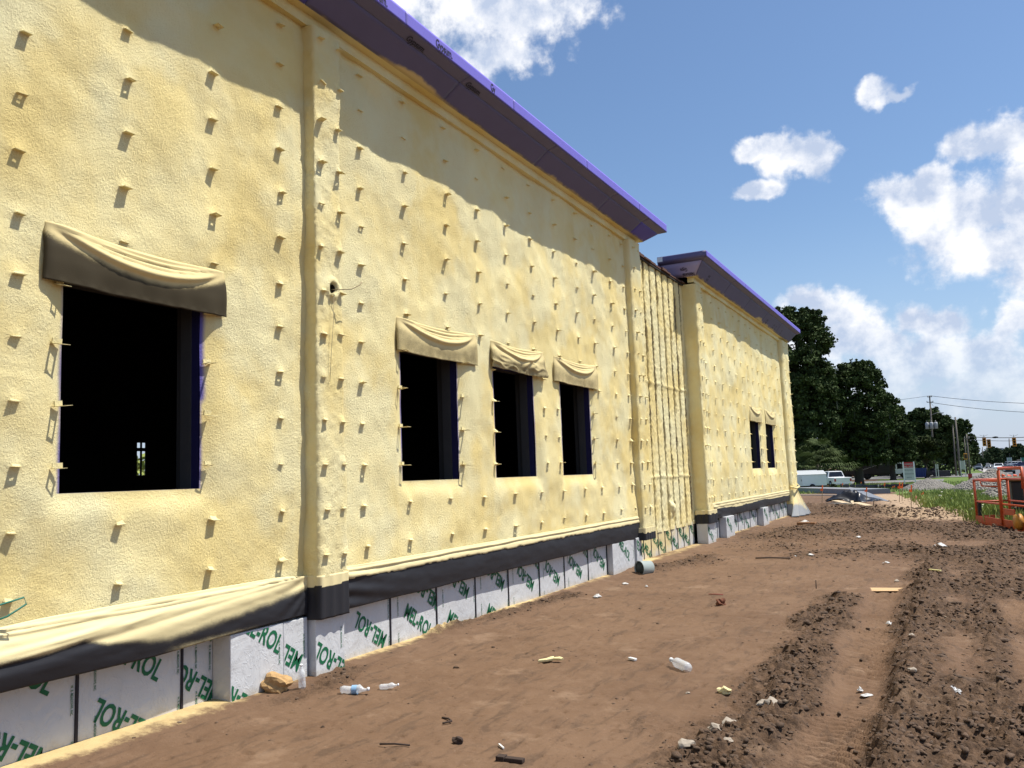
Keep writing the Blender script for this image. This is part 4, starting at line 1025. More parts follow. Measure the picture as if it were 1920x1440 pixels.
tree_px(1790, 185, [(1782, 805, 16), (1800, 800, 16), (1805, 825, 18), (1785, 840, 18), (1815, 850, 14), (1822, 838, 10), (1818, 860, 12)],
        'dark tree behind the twin leaning poles, last before the open road', None, 5, trunk_r=.4, per=50, size=.55)
tree_px(1735, 150, [(1715, 835, 14), (1735, 830, 14), (1755, 835, 14), (1725, 848, 14), (1745, 850, 14), (1762, 846, 10)],
        'olive green lower tree in front of the wide dark crown', None, 6, leaf=leaf_mat('olive_leaves', (.022, .034, .012), (.05, .062, .022)), trunk_r=.25, per=44, size=.42)
for k, (u, v, r_, Yd, lab) in enumerate([(1862, 852, 14, 420, 'small dark rounded tree beyond the junction, left of the pale block'), (1850, 858, 9, 400, 'low far shrub-like tree under the left traffic signal'),
                                        (1893, 851, 12, 430, 'far tree just right of the pale distant block'), (1910, 846, 14, 380, 'tall far tree at the right edge beyond the right traffic signal'),
                                        (1872, 866, 8, 330, 'light green small tree beside the far parking area'), (1925, 850, 14, 400, 'far tree cut off by the right edge of the view'),
                                        (1838, 866, 8, 300, 'low bush beside the far left kerb of the road'), (1880, 863, 9, 380, 'low dark far tree above the white parked row')]):
    tree_px(u, Yd, [(u - r_ * .5, v, r_ * .6), (u + r_ * .5, v, r_ * .6), (u, v - r_ * .3, r_ * .7), (u, v + r_ * .5, r_ * .8)], lab, 'trees beyond the junction', 30 + k, leaf=OAK2, trunk_r=.4, per=30, size=1.1, nclump=.6)
for k, (xx, yy, hh) in enumerate([(-30, 150, 14), (-26, 132, 12), (-45, 120, 15)]):
    tree(xx, yy, hh, [(0, .75, 4), (-3, .6, 4), (3, .6, 4), (0, .5, 4)], ['deep shade tree far behind the white trailer', 'dark tree between the trailer and the broad live oak', 'dark tree hidden furthest left behind the tall oak'][k], 'dark trees behind the parked trailer', 50 + k, per=30, size=.5, trunk_r=.35)
far = MB()
tag(mesh_np('far_woods', *(lambda V, F: (V, F))(*leaves([(x, 900 + 60 * math.sin(x * .1), 4 + 2.5 * math.sin(x * .07)) for x in np.arange(-420, 560, 9.)], [8.] * 109, 60, 3.2, 77, .8)), OAK2, smooth=False), 'low blue-green line of woods along the horizon', 'woods', kind='stuff')

# palmetto clump
def palmetto(x, y, h, spread, label, seed, nf=34):
    z0 = TZ(y); t = empty('palmetto', (x, y, z0), label, 'palm'); r = random.Random(seed); V = []; F = []
    for k in range(nf):
        a = r.uniform(0, 6.28); el = r.uniform(-.25, 1.2); L = spread * r.uniform(.45, .8); c = Vector((r.uniform(-.5, .5), r.uniform(-.5, .5), h * r.uniform(.35, .62)))
        d = Vector((math.cos(a) * math.cos(el), math.sin(a) * math.cos(el), math.sin(el))); hub = c + d * L
        side = d.cross(Vector((0, 0, 1))).normalized(); up = side.cross(d)
        for j in range(17):
            b = (j / 16 - .5) * 3.6; e = (d * math.cos(b) + side * math.sin(b)); fl = spread * .55 * r.uniform(.8, 1.15); w = up.cross(e).normalized() * .05
            mid = hub + e * fl * .6 + Vector((0, 0, .02)); tip = hub + e * fl + Vector((0, 0, -.32 * fl)); n = len(V)
            V += [(hub - w * .3)[:], (hub + w * .3)[:], (mid + w)[:], (mid - w)[:], tip[:]]; F += [(n, n + 1, n + 2, n + 3)]
            V += [(tip + w * .2)[:]]; F += [(n + 3, n + 2, n + 5, n + 4)]
    mesh_np('fronds', V, F, PALM, t, smooth=False)
    m_ = MB(); m_.tube([(0, 0, -.3), (0, 0, h * .45)], [.22, .2], 8); m_.build('trunk', BARK, t)
palmetto(at(1532, 107)[0], 107, 6.0, 2.6, 'bushy palmetto with spiky fan fronds behind the white trailer', 5, 46)
palmetto(at(1507, 106)[0], 106, 5.0, 2.1, 'smaller palmetto half hidden by the end of the foam wall', 6, 28)
palmetto(at(1562, 109)[0], 109, 3.8, 2.3, 'low drooping palmetto over the bed of the white pickup', 7, 30)

# ---- vehicles
GLASSD = simple('dark_glass', (.012, .014, .018), .08, spec=.6); TYRE = simple('tyre', (.018, .018, .018), .85); CHROME = simple('chrome', (.5, .5, .5), .25, .9)
def paint(nm, c): return simple('paint_' + nm, c, .28, var=.02, spec=.6)
def wheel(root, x, y, r=.36, w=.24):
    m_ = MB(); m_.tube([(x - w / 2, y, r), (x + w / 2, y, r)], r, 18); o = m_.build('wheel', TYRE, root)
    m_ = MB(); s = 1 if x > 0 else -1; m_.tube([(x + s * w / 2, y, r), (x + s * (w / 2 + .01), y, r)], r * .6, 14); m_.build('rim', CHROME, o)
def vehicle(name, label, cat, x, y, rz, col, prof, glass, W_=1.85, wy=(-1.45, 1.45), wr=.34, group=None, lights=True):
    """prof: side outline (y, z); glass: list of side window outlines; front is -y"""
    t = empty(name, (x, y, TZ(y) + .07), label, cat, group, rz); m_ = MB()
    A = []; hw = W_ / 2
    def row(s, k): return [m_.bm.verts.new((s * (hw if z < .95 else hw - (z - .95) * .30) * k, yy, z)) for yy, z in prof]
    a = row(-1, 1); b = row(1, 1); n = len(prof)
    for i in range(n): m_.bm.faces.new((a[i], a[(i + 1) % n], b[(i + 1) % n], b[i]))
    m_.bm.faces.new(a[::-1]); m_.bm.faces.new(b)
    body = m_.build('body', col, t, bevel=.05)
    for g in glass:
        for s in (-1, 1):
            m_ = MB(); vs = [m_.bm.verts.new((s * ((hw - (z - .95) * .30) + .006), yy, z)) for yy, z in g]; m_.bm.faces.new(vs); m_.build('side_window', GLASSD, t)
    # windscreen and rear window between outline corners marked by steep roof joins
    top = max(z for _, z in prof)
    roof = [i for i, (yy, z) in enumerate(prof) if z > top - .12]
    for i0, i1, nm, e in ((roof[0] - 1, roof[0], 'rear_window' if prof[roof[0]][0] > 0 else 'windscreen', 1), (roof[-1], (roof[-1] + 1) % n, 'windscreen' if prof[roof[0]][0] > 0 else 'rear_window', 1)):
        (y0, z0), (y1, z1) = prof[i0], prof[i1]
        if abs(z0 - z1) < .2: continue
        f = lambda s, t_: (s * (hw - (z0 + (z1 - z0) * t_ - .95) * .30 - .10), y0 + (y1 - y0) * t_ , z0 + (z1 - z0) * t_)
        nrm = Vector((0, z1 - z0, -(y1 - y0))).normalized()
        if nrm.y * (y0 + y1) < 0: nrm = -nrm
        m_ = MB(); vs = [m_.bm.verts.new(Vector(f(s, t_)) + nrm * .008) for s, t_ in ((-1, .1), (1, .1), (1, .92), (-1, .92))]; m_.bm.faces.new(vs); m_.build(nm, GLASSD, t)
    for yy in wy:
        for s in (-1, 1): wheel(t, s * (hw - .10), yy, wr)
    fy = min(p[0] for p in prof); by = max(p[0] for p in prof)
    for s in (-1, 1):
        m_ = MB(); m_.box(s * (hw - .25) - .16, s * (hw - .25) + .16, fy - .012, fy + .02, .62, .78); m_.build('headlight', simple('lamp_glass', (.75, .75, .72), .1), t)
        m_ = MB(); m_.box(s * (hw - .15) - .09, s * (hw - .15) + .09, by - .02, by + .012, .70, .98); m_.build('tail_light', simple('tail_red', (.35, .01, .01), .3), t)
    m_ = MB(); m_.box(-.45, .45, fy - .014, fy + .02, .52, .66); m_.build('grille', TYRE, t)
    for nm, yy in (('front_bumper', fy), ('rear_bumper', by)):
        m_ = MB(); m_.box(-hw + .04, hw - .04, yy - .06, yy + .06, .32, .48); m_.build(nm, CHROME if 'pickup' in label else TYRE, t, bevel=.02)
    return t
SEDAN = [(-2.25, .35), (2.25, .35), (2.28, .90), (1.75, .98), (1.05, 1.42), (-.35, 1.44), (-1.05, .98), (-2.2, .82)][::-1]
SUV = [(-2.3, .38), (2.3, .38), (2.32, 1.0), (2.15, 1.62), (-.35, 1.66), (-1.05, 1.08), (-2.25, .95)][::-1]
PICK = [(-2.8, .45), (2.8, .45), (2.82, 1.12), (.95, 1.14), (.75, 1.80), (-.55, 1.82), (-1.15, 1.16), (-2.75, 1.05)][::-1]
SG = [[(-.75, 1.02), (.15, 1.02), (.15, 1.36), (-.35, 1.36)], [(.25, 1.02), (1.3, 1.02), (.98, 1.34), (.25, 1.36)]]
UG = [[(-.8, 1.12), (.3, 1.12), (.3, 1.56), (-.38, 1.56)], [(.4, 1.12), (1.95, 1.1), (1.9, 1.54), (.4, 1.56)]]
PG = [[(-.95, 1.22), (.62, 1.22), (.60, 1.70), (-.55, 1.70)]]
WHITE = paint('white', (.74, .75, .76))
vehicle('parked_pickup', 'white pickup truck parked beside the white trailer, its tail towards the site', 'pickup truck', at(1558, 100)[0], 101, math.radians(207), WHITE, PICK, PG, 1.98, (-1.85, 1.75), .40)
# box trailer, vehicle further left behind the building's corner
t = empty('box_trailer', (at(1516, 96)[0], 96, TZ(96) + .05), 'white enclosed box trailer with a slanted grey roof left of the pickup', 'trailer', rz=math.radians(16))
def trailer(t):
    m_ = MB(); m_.prism([(-1.9, .45), (1.9, .45), (1.9, 1.95), (-1.9, 1.72)], -1.0, 1.0, 'y') if False else m_.hexa([(-1.8, -1, .42), (1.55, -1, .42), (1.55, 1, .42), (-1.8, 1, .42), (-1.8, -1, 1.55), (1.55, -1, 1.55), (1.55, 1, 1.92), (-1.8, 1, 1.92)]); m_.build('body', WHITE, t)
    m_ = MB(); m_.hexa([(-1.85, -1.05, 1.56), (1.6, -1.05, 1.56), (1.6, 1.05, 1.95), (-1.85, 1.05, 1.95), (-1.85, -1.05, 1.59), (1.6, -1.05, 1.59), (1.6, 1.05, 1.98), (-1.85, 1.05, 1.98)]); m_.build('roof', simple('grey_roof', (.42, .44, .44), .6), t)
    m_ = MB(); m_.box(-1.72, -.9, -1.012, -1, .55, 1.45); o = m_.build('door', simple('off_white', (.66, .66, .64), .5), t)
    m_ = MB(); m_.box(-1.0, -.96, -1.03, -1.012, .9, 1.1); m_.build('handle', TYRE, o)
    for yy in (-.98, .98):
        m_ = MB(); m_.tube([(.1, yy - .1, .3), (.1, yy + .1, .3)], .3, 16); m_.build('wheel', TYRE, t)
    m_ = MB(); m_.bar((1.5, 0, .45), (2.6, 0, .45), .08); m_.build('hitch', TYRE, t)
trailer(t)
vehicle('parked_van', 'pale van partly hidden behind the trailer and the corner of the foam wall', 'van', at(1486, 103)[0], 103, math.radians(-80), paint('pale', (.60, .62, .62)), [(-2.6, .4), (2.6, .4), (2.6, 1.98), (-1.2, 2.0), (-1.9, 1.2), (-2.58, 1.05)][::-1], [[(-1.6, 1.25), (-.2, 1.25), (-.2, 1.8), (-1.2, 1.8)]], 1.95, (-1.7, 1.7), .36)
cars = [(1872, 205, 3.14, SUV, UG, WHITE, 'white oncoming car nearest on the left side of the road'), (1889, 165, 3.14, SEDAN, SG, paint('grey_green', (.10, .13, .12)), 'dark grey-green oncoming car on the road, nearest above the orange barriers'),
        (1880, 230, 3.14, SEDAN, SG, paint('dark', (.03, .03, .035)), 'black car just behind the white car on the road'), (1833, 225, 3.14, SUV, UG, paint('blue_grey', (.08, .10, .13)), 'dark car at the left kerb of the road near the bend'),
        (1845, 300, 2.2, SEDAN, SG, paint('silver', (.42, .43, .44)), 'silver car turning at the junction'), (1893, 320, 1.6, SEDAN, SG, paint('dark', (.03, .03, .035)), 'dark parked car on the far lot left of the blue one'),
        (1901, 320, 1.6, SUV, UG, WHITE, 'white van-like car parked on the far lot'), (1913, 300, 1.6, SEDAN, SG, paint('navy', (.03, .04, .12)), 'navy car parked on the far lot near the right edge')]
for u, Yd, rz, pf, gl, cm, lab in cars: vehicle('car', lab, 'car', at(u, Yd)[0], Yd, rz + math.pi, cm, pf, gl, group='cars on and beside the road')
for k, u in enumerate((1896, 1904, 1909)): vehicle('car', ['first', 'second', 'third'][k] + ' silver car from the left in the row parked across the far lot', 'car', at(u, 345)[0], 345, 1.6, paint('silver', (.42, .43, .44)), SUV, UG, group='cars on and beside the road')
# dump truck under the trees
t = empty('dump_truck', (at(1665, 150)[0], 150, TZ(150) + .06), 'dark dump truck with a white cab standing in the shade of the oaks', 'truck', rz=0)
def truck(t):
    DK = simple('truck_black', (.02, .02, .022), .5); sx = 1.
    m_ = MB(); m_.prism([(1.0, .75), (3.15, .75), (3.2, 1.35), (2.75, 1.55), (2.25, 2.55), (1.0, 2.6)], -1.1, 1.1, 'y'); cab = m_.build('cab', WHITE, t, bevel=.06)
    m_ = MB(); m_.bm.faces.new([m_.bm.verts.new(p) for p in ((1.35, -1.112, 1.55), (2.45, -1.112, 1.55), (2.1, -1.112, 2.35), (1.35, -1.112, 2.35))]); m_.build('side_window', GLASSD, cab)
    m_ = MB(); m_.hexa([(-7.5, -1.2, .9), (.8, -1.2, .9), (.8, 1.2, .9), (-7.5, 1.2, .9), (-7.9, -1.25, 2.3), (.8, -1.25, 2.3), (.8, 1.25, 2.3), (-7.9, 1.25, 2.3)]); m_.build('dump_body', DK, t)
    m_ = MB(); m_.box(-7.3, 3.1, -.5, .5, .6, .88); m_.build('chassis', DK, t)
    m_ = MB(); m_.bar((-4.6, -1.3, 1.3), (.6, -1.3, 2.9), .06); m_.build('tarp_arm', CHROME, t)
    for xx in (2.3, -3.2, -4.5, -6.2):
        for yy in (-1.0, 1.0):
            m_ = MB(); m_.tube([(xx, yy - .15, .5), (xx, yy + .15, .5)], .5, 18); m_.build('wheel', TYRE, t)
truck(t)

# ---- utility poles, wires, signals
WOOD = simple('weathered_pole', (.16, .14, .12), .9, bump=.4, bscale=10)
def pole(u, v_top, u_b, v_b, Yd, r, label, group, arms=(), trans=False, slant=True):
    xb = at(u_b, Yd)[0]; zb = TZ(Yd); p = ony(u, v_top, Yd); t = empty('utility_pole', (xb, Yd, zb), label, 'pole', group)
    top = Vector((p[0] - xb, 0, p[2] - zb)); m_ = MB(); m_.tube([(0, 0, -.3), tuple(top * .5), tuple(top)], [r, r * .85, r * .65], 10); m_.build('shaft', WOOD, t)
    for (f, L) in arms:
        m_ = MB(); c = top * f; m_.bar(c + Vector((-L, -.15, 0)), c + Vector((L, -.15, 0)), .11); m_.build('cross_arm', WOOD, t)
        for s in (-1, 1): m_ = MB(); m_.tube([c + Vector((s * L * .9, -.15, .05)), c + Vector((s * L * .9, -.15, .25))], [.06, .04], 8); m_.build('insulator', simple('insulator', (.35, .33, .32), .4), t)
    if trans:
        for k, dx in enumerate((-.65, 0, .65)):
            c = top * .63 + Vector((dx, -.55 + .2 * abs(dx), 0)); m_ = MB(); m_.tube([c + Vector((0, 0, -.55)), c + Vector((0, 0, .45)), c + Vector((0, 0, .55))], [.29, .29, .2], 14); o = m_.build('transformer', simple('transformer_grey', (.36, .37, .38), .5), t)
            m_ = MB(); m_.tube([c + Vector((0, 0, .55)), c + Vector((0, 0, .85))], [.06, .04], 8); m_.build('bushing', simple('insulator', (.35, .33, .32), .4), o)
        m_ = MB(); c = top * .76; m_.tube([c, c + Vector((1.0, 0, .35)), c + Vector((1.5, 0, .3))], .04, 6); m_.box(c.x + 1.35, c.x + 1.95, -.12, .12, c.z + .2, c.z + .32); m_.build('street_lamp_arm', simple('lamp_grey', (.3, .3, .3), .5), t)
    return Vector((p[0], Yd, p[2])), t
G = 'wooden utility poles beside the road'
P1, _ = pole(1743, 742, 1751, 893, 158, .17, 'tallest utility pole carrying three grey transformers', G, [(.985, .35), (.92, .5)], True)
P2, _ = pole(1791, 782, 1799, 890, 160, .20, 'thick bare wooden pole, right one of the leaning pair', G)
P3, _ = pole(1786, 795, 1791, 890, 162, .16, 'thinner bare wooden pole, left one of the leaning pair', G)
P4, _ = pole(1808, 822, 1812, 890, 175, .11, 'slim pole right of the leaning pair, holding the yellow signal box', G)
P5, _ = pole(1812, 814, 1817, 892, 135, .15, 'pole from which the signal wires span across the road', G, [(.9, .3)])
P6, _ = pole(1842, 838, 1843, 862, 380, .22, 'short distant pole left of the hanging signals', G)
P7, _ = pole(1892, 822, 1894, 862, 380, .25, 'distant slim pole between the two signals', G)
P8, _ = pole(1850, 835, 1850, 862, 400, .18, 'thin far pole directly below the left signal', G)
P9 = Vector(at(2010, 135, 812)[:1] + (135, at(2010, 135, 812)[1]))
WIREM = simple('wire_black', (.02, .02, .02), .6)
def wire(a, b, sag, r, label, name='wire'):
    a, b = Vector(a), Vector(b); pts = [a.lerp(b, k / 14) - Vector((0, 0, sag * 4 * (k / 14) * (1 - k / 14))) for k in range(15)]
    m_ = MB(); m_.tube(pts, r, 5); o = m_.build(name, WIREM); tag(o, label, 'wire', 'overhead wires along the road')
PW = Vector(at(2060, 150, 757)[:1] + (150, at(2060, 150, 757)[1])); PW2 = Vector(at(2060, 150, 775)[:1] + (150, at(2060, 150, 775)[1]))
wire(P1, PW, .5, .035, 'top power line running right from the tip of the tallest pole'); wire(P1 - Vector((0, 0, 1.1)), PW2, .6, .035, 'lower power line running right from the tallest pole')
wire(P5 - Vector((0, 0, .35)), P9, .35, .045, 'upper span wire holding the traffic signals'); wire(P5 - Vector((0, 0, .75)), P9 - Vector((0, 0, .5)), .35, .03, 'lower span wire tying the traffic signals')
wire(P1 - Vector((0, 0, 1.1)), P2 - Vector((0, 0, .2)), .6, .02, 'slack line dropping from the tallest pole to the leaning pair')
wire(P1, Vector((P1.x - 40, 170, P1.z + .6)), .8, .025, 'faint line running left from the tallest pole over the trees')
# far pole that carries the right end of the lines
for nm, P in (('support', P9), ('support2', PW)):
    t = empty('utility_pole', (P.x, P.y, TZ(P.y)), 'pole outside the view on the right holding the ' + ('signal wires' if nm == 'support' else 'power lines'), 'pole', G)
    m_ = MB(); m_.tube([(0, 0, -.3), (0, 0, P.z - TZ(P.y))], [.2, .14], 10); m_.build('shaft', WOOD, t)
YEL = simple('signal_yellow', (.52, .24, .03), .5)
def signal(u, v, Yd, label, faces=1):
    p = ony(u, v, Yd); zt = p[2]; t = empty('traffic_signal', (p[0], Yd, zt), label, 'traffic light', 'traffic signals hanging over the road')
    for k in range(faces):
        dx = .55 * k; dz = -.22 * k
        m_ = MB(); m_.box(-.24 + dx, .24 + dx, -.12 + .3 * k, .12 + .3 * k, -1.15 + dz, 0 + dz); h = m_.build('housing', YEL, t, bevel=.04)
        for j in range(3):
            m_ = MB(); zc = -.2 - .37 * j + dz; m_.tube([(dx, -.13 + .3 * k, zc), (dx, -.30 + .3 * k, zc + .03)], [.15, .15], 12, cap=False); m_.build('visor', YEL if k == 0 else TYRE, h)
            m_ = MB(); m_.tube([(dx, -.122 + .3 * k, zc), (dx, -.128 + .3 * k, zc)], .13, 12); m_.build('lens', simple('dark_lens', (.03, .02, .015), .2), h)
    m_ = MB(); m_.bar((0, 0, 0), (0, 0, .42), .05); m_.bar((0, 0, .2), (.5, 0, .42), .03); m_.bar((0, 0, .2), (-.5, 0, .42), .03); m_.build('hanger', WIREM, t)
signal(1845, 821, 135, 'pair of yellow-housed traffic signals hanging on the left', 2); signal(1901, 821, 134.5, 'single yellow-housed traffic signal hanging on the right')
p = ony(1866, 820, 135); t = empty('camera_pod', (p[0], 135, p[2]), 'dark detector pod clamped on the span wire between the signals', 'sensor')
m_ = MB(); m_.blob((0, 0, 0), .2, 2, 4, .1, (2., .7, .6)); m_.build('pod', TYRE, t)

# ---- signs, shelters, small things at the street
def board(u0, u1, v0, v1, Yd, label, cat, name, panels, post=True, vb=None, th=.06, pm=None):
    a = ony(u0, v0, Yd); b = ony(u1, v1, Yd); zb = TZ(Yd) + (0.1 if Yd > 60 else 0); t = empty(name, ((a[0] + b[0]) / 2, Yd, zb), label, cat); w = (b[0] - a[0]) / 2; z1, z0 = a[2] - zb, b[2] - zb
    for (f0, f1, mt, nm, txt) in panels:
        m_ = MB(); m_.box(-w, w, -th, 0, z1 + (z0 - z1) * f1 + .003, z1 + (z0 - z1) * f0); o = m_.build(nm, mt, t)
        for (body, fx, fz, sz, tm) in txt:
            me = text_mesh(body).copy(); xs_ = [v.co.x for v in me.vertices]; cw = max(xs_) - min(xs_); s = sz * (z1 - z0); k = s * min(1., 1.7 * w / max(1e-6, cw * s))
            for v in me.vertices: v.co = Vector(((v.co.x - min(xs_) - cw / 2) * k + fx * w, -th - .006, z1 + (z0 - z1) * fz + v.co.y * s))
            me.materials.append(tm); link(bpy.data.objects.new('printed_lettering', me), o)
    if post:
        for s in (-1, 1): m_ = MB(); m_.box(s * w - .06, s * w + .06, -.07, .07, -.3, z1 + .05); m_.build('post', pm or WHITE, t)
    return t
RED = simple('sign_red', (.42, .025, .035), .5); SWHITE = simple('sign_white', (.50, .51, .50), .6); GREYI = simple('grey_ink', (.22, .24, .24), .6)
board(1693, 1716, 867, 900, 96, 'white construction site sign with a red panel across its top', 'sign', 'site_sign',
      [(0, .30, RED, 'red_panel', [('COMING', 0, .14, .10, SWHITE), ('FALL  NOW', 0, .27, .10, SWHITE)]), (.30, 1, SWHITE, 'white_panel', [('BUILDERS', 0, .47, .10, GREYI), ('CONSTRUCTION', 0, .68, .10, GREYI), ('BANK', 0, .88, .10, GREYI)])])
board(1754, 1759, 871, 879, 150, 'small white notice board in front of the second shelter', 'sign', 'notice_board', [(0, 1, SWHITE, 'panel', [])], vb=890)
board(1800, 1810, 864, 880, 150, 'white rectangular billboard right of the leaning poles', 'sign', 'billboard', [(0, 1, SWHITE, 'panel', [])])
board(1794, 1797, 883, 891, 148, 'small white cabinet at the foot of the leaning poles', 'cabinet', 'utility_cabinet', [(0, 1, SWHITE, 'panel', [])], post=False)
board(1816, 1822, 889, 895, 120, 'small red sign low beside the verge near the road', 'sign', 'red_sign', [(0, 1, RED, 'panel', [])], pm=RED)
board(1914, 1924, 858, 865, 330, 'green street name board beyond the far lot', 'sign', 'road_sign', [(0, 1, simple('sign_green', (.03, .16, .11), .5), 'panel', [])])
board(1888, 1897, 858, 865, 330, 'pale green billboard above the far parked cars', 'sign', 'far_billboard', [(0, 1, simple('pale_green', (.32, .42, .36), .5), 'panel', [])])
p = ony(1812, 853, 150); t = empty('signal_box', (p[0], 150, p[2]), 'amber pedestrian signal box fixed on the slim pole', 'signal')
m_ = MB(); m_.box(-.4, .4, -.2, .1, -.7, .25); m_.build('housing', YEL, t, bevel=.05)
m_ = MB(); m_.box(-.3, .05, -.215, -.201, -.55, .1); m_.build('lens', simple('dark_lens', (.03, .02, .015), .2), t)
def shelter(u0, u1, v, Yd, label, colr):
    a = ony(u0, v, Yd); b = ony(u1, v, Yd); zb = TZ(Yd); t = empty('canopy', (a[0], Yd, zb), label, 'canopy', 'open canopies under the trees'); w = b[0] - a[0]; h = a[2] - zb
    m_ = MB(); m_.box(0, w, 0, 4, h - .14, h); m_.build('roof', colr, t)
    for xx in (.3, w / 2, w - .3):
        for yy in (.3, 3.6): m_ = MB(); m_.box(xx - .07, xx + .07, yy, yy + .12, -.2, h - .14); m_.build('post', GREYJ, t)
shelter(1716, 1738, 867, 165, 'flat roofed open canopy right behind the site sign', simple('canopy_pale', (.42, .46, .50), .5)); shelter(1756, 1788, 871, 170, 'longer bluish canopy beside the leaning poles', simple('canopy_blue', (.20, .24, .36), .5))
def skip(u, Yd, w, h, mat, label, name='skip', cat='container'):
    t = empty(name, (at(u, Yd)[0], Yd, TZ(Yd) + .05), label, cat)
    m_ = MB(); m_.hexa([(-w / 2 + .2, -.9, .15), (w / 2 - .2, -.9, .15), (w / 2 - .2, .9, .15), (-w / 2 + .2, .9, .15), (-w / 2, -1, h), (w / 2, -1, h), (w / 2, 1, h), (-w / 2, 1, h)]); o = m_.build('body', mat, t)
    for k in range(5): m_ = MB(); xx = -w / 2 + w * (k + .5) / 5; m_.box(xx - .05, xx + .05, -1.06, -.93, .2, h - .05); m_.build('rib', mat, t)
    m_ = MB(); m_.box(-w / 2 - .04, w / 2 + .04, -1.06, 1.06, h, h + .10); m_.build('rim', mat, t)
skip(1725, 150, 1.7, 1.45, simple('blue_paint', (.045, .065, .27), .5), 'blue metal container beside the site sign')
skip(1764, 152, 2.6, .9, simple('dull_purple', (.06, .05, .08), .6), 'low dark container under the bluish canopy')
vehicle('car', 'dark car parked under the first canopy with sun glinting on its roof', 'car', at(1745, 158)[0], 158, 1.4, paint('dark', (.03, .03, .035)), SEDAN, SG)
def shed(u0, u1, v0, Yd, label, mat, nm='pale_building', gable=True, dep=8):
    a = ony(u0, v0, Yd); b = ony(u1, v0, Yd); zb = TZ(Yd); w = b[0] - a[0]; h = a[2] - zb; t = empty(nm, (a[0], Yd, zb), label, 'building')
    m_ = MB(); m_.box(0, w, 0, dep, -.2, h); m_.build('wall', mat, t)
    m_ = MB(); m_.prism([(-.3, h), (w + .3, h), (w / 2, h + (w * .22 if gable else .3))], -.3, dep + .3, 'y'); m_.build('roof', simple('roof_grey', (.2, .2, .21), .7), t)
    n = max(1, int(w / 4))
    for k in range(n):
        xc = w * (k + .5) / n; m_ = MB(); m_.box(xc - .5, xc + .5, -.03, .02, h * .35, h * .7); o = m_.build('window', GLASSD, t)
        m_ = MB(); m_.box(xc - .58, xc + .58, -.05, -.031, h * .35 - .1, h * .35); m_.build('sill', mat, o)
shed(1643, 1663, 850, 185, 'pale two-storey building glimpsed between the oak trunks', simple('pale_wall', (.50, .49, .47), .8), dep=6)
shed(1873, 1882, 841, 600, 'pale blue distant block on the skyline above the white car', simple('blue_block', (.30, .40, .46), .7), 'far_block', False, 10)
shed(1910, 1960, 862, 360, 'low brown building behind the far parking lot at right', simple('brown_wall', (.20, .15, .12), .8), 'far_shop', False)
shed(1852, 1873, 866, 400, 'low reddish far building behind the white car', simple('red_wall', (.15, .10, .10), .8), 'far_shop', False)
shed(1826, 1838, 866, 330, 'low tan building past the bend at the left of the road', simple('tan_wall', (.34, .26, .17), .8), 'far_shop', False)

# ---- silt fence, slabs, torn plastic
def silt(pts, h, label):
    P = [gp(u, v) for u, v in pts]; t = empty('silt_fence', tuple(P[0]), label, 'fence', 'black silt fences round the site'); V = []; r = random.Random(2)
    base = Vector(P[0]); fine = []
    for a, b in zip(P[:-1], P[1:]):
        for k in range(24): fine.append(Vector(a).lerp(Vector(b), k / 24))
    fine.append(Vector(P[-1]))
    n = len(fine); V = [(p - base + Vector((0, .04 * math.sin(i * .9), -.05)))[:] for i, p in enumerate(fine)] + [(p - base + Vector((0, .07 * math.sin(i * .7), h + r.uniform(-.05, .03))))[:] for i, p in enumerate(fine)]
    o = mesh_np('fabric', V, [[i, i + 1, i + 1 + n, i + n] for i in range(n - 1)], simple('silt_black', (.012, .012, .014), .5), t); md = o.modifiers.new('th', 'SOLIDIFY'); md.thickness = .01
    for i in range(0, n, 9): m_ = MB(); q = fine[i] - base; m_.bar(q + Vector((0, .1, -.2)), q + Vector((0, .1, h + .12)), .05); m_.build('stake', simple('stake_wood', (.33, .25, .15), .8), t)
silt([(1576, 917), (1640, 918), (1706, 917)], .50, 'long low black silt fence stretching from the pickup to the gravel')
silt([(1793, 917), (1812, 919), (1828, 915)], .42, 'short piece of black silt fence between the two gravel heaps')
SLAB = simple('slab_grey', (.20, .21, .225), .8, scale=3, bump=.3)
t = empty('concrete_slab', tuple(gp(1540, 922)), 'long low grey concrete slab with pale edges behind the dirt bank', 'slab')
a = gp(1470, 921); b = gp(1592, 927); c = gp(1592, 915); base = Vector(t.location)
def slabbox(nm, p, q, depth, z0, z1, mat):
    p, q = Vector(p), Vector(q); d = (q - p).normalized(); nrm_ = Vector((-d.y, d.x, 0)); m_ = MB(); A = [p, q, q + nrm_ * depth, p + nrm_ * depth]
    m_.hexa([(w_ - base + Vector((0, 0, z0)))[:] for w_ in A] + [(w_ - base + Vector((0, 0, z1)))[:] for w_ in A]); return m_.build(nm, mat, t)
slabbox('slab_body', a, b, 3.0, -.5, .34, SLAB); slabbox('slab_edge', a, b, .12, .342, .40, simple('form_board', (.42, .38, .32), .8))
slabbox('footing', gp(1470, 929), gp(1566, 929), .35, -.2, .05, simple('form_board', (.42, .38, .32), .8))
ramp = MB(); A = [gp(1592, 920), gp(1602, 938), gp(1668, 941), gp(1612, 922)]
t2 = empty('sheet_pile', tuple(A[0]), 'flat grey plastic sheets sloping off the slab towards the sand', 'sheeting'); bb = Vector(A[0])
ramp.hexa([(Vector(p) - bb + Vector((0, 0, -.1)))[:] for p in A] + [(Vector(p) - bb + Vector((0, 0, z)))[:] for p, z in zip(A, (.36, .16, .03, .28))]); ramp.build('sheet', simple('grey_sheeting', (.17, .18, .20), .6), t2)
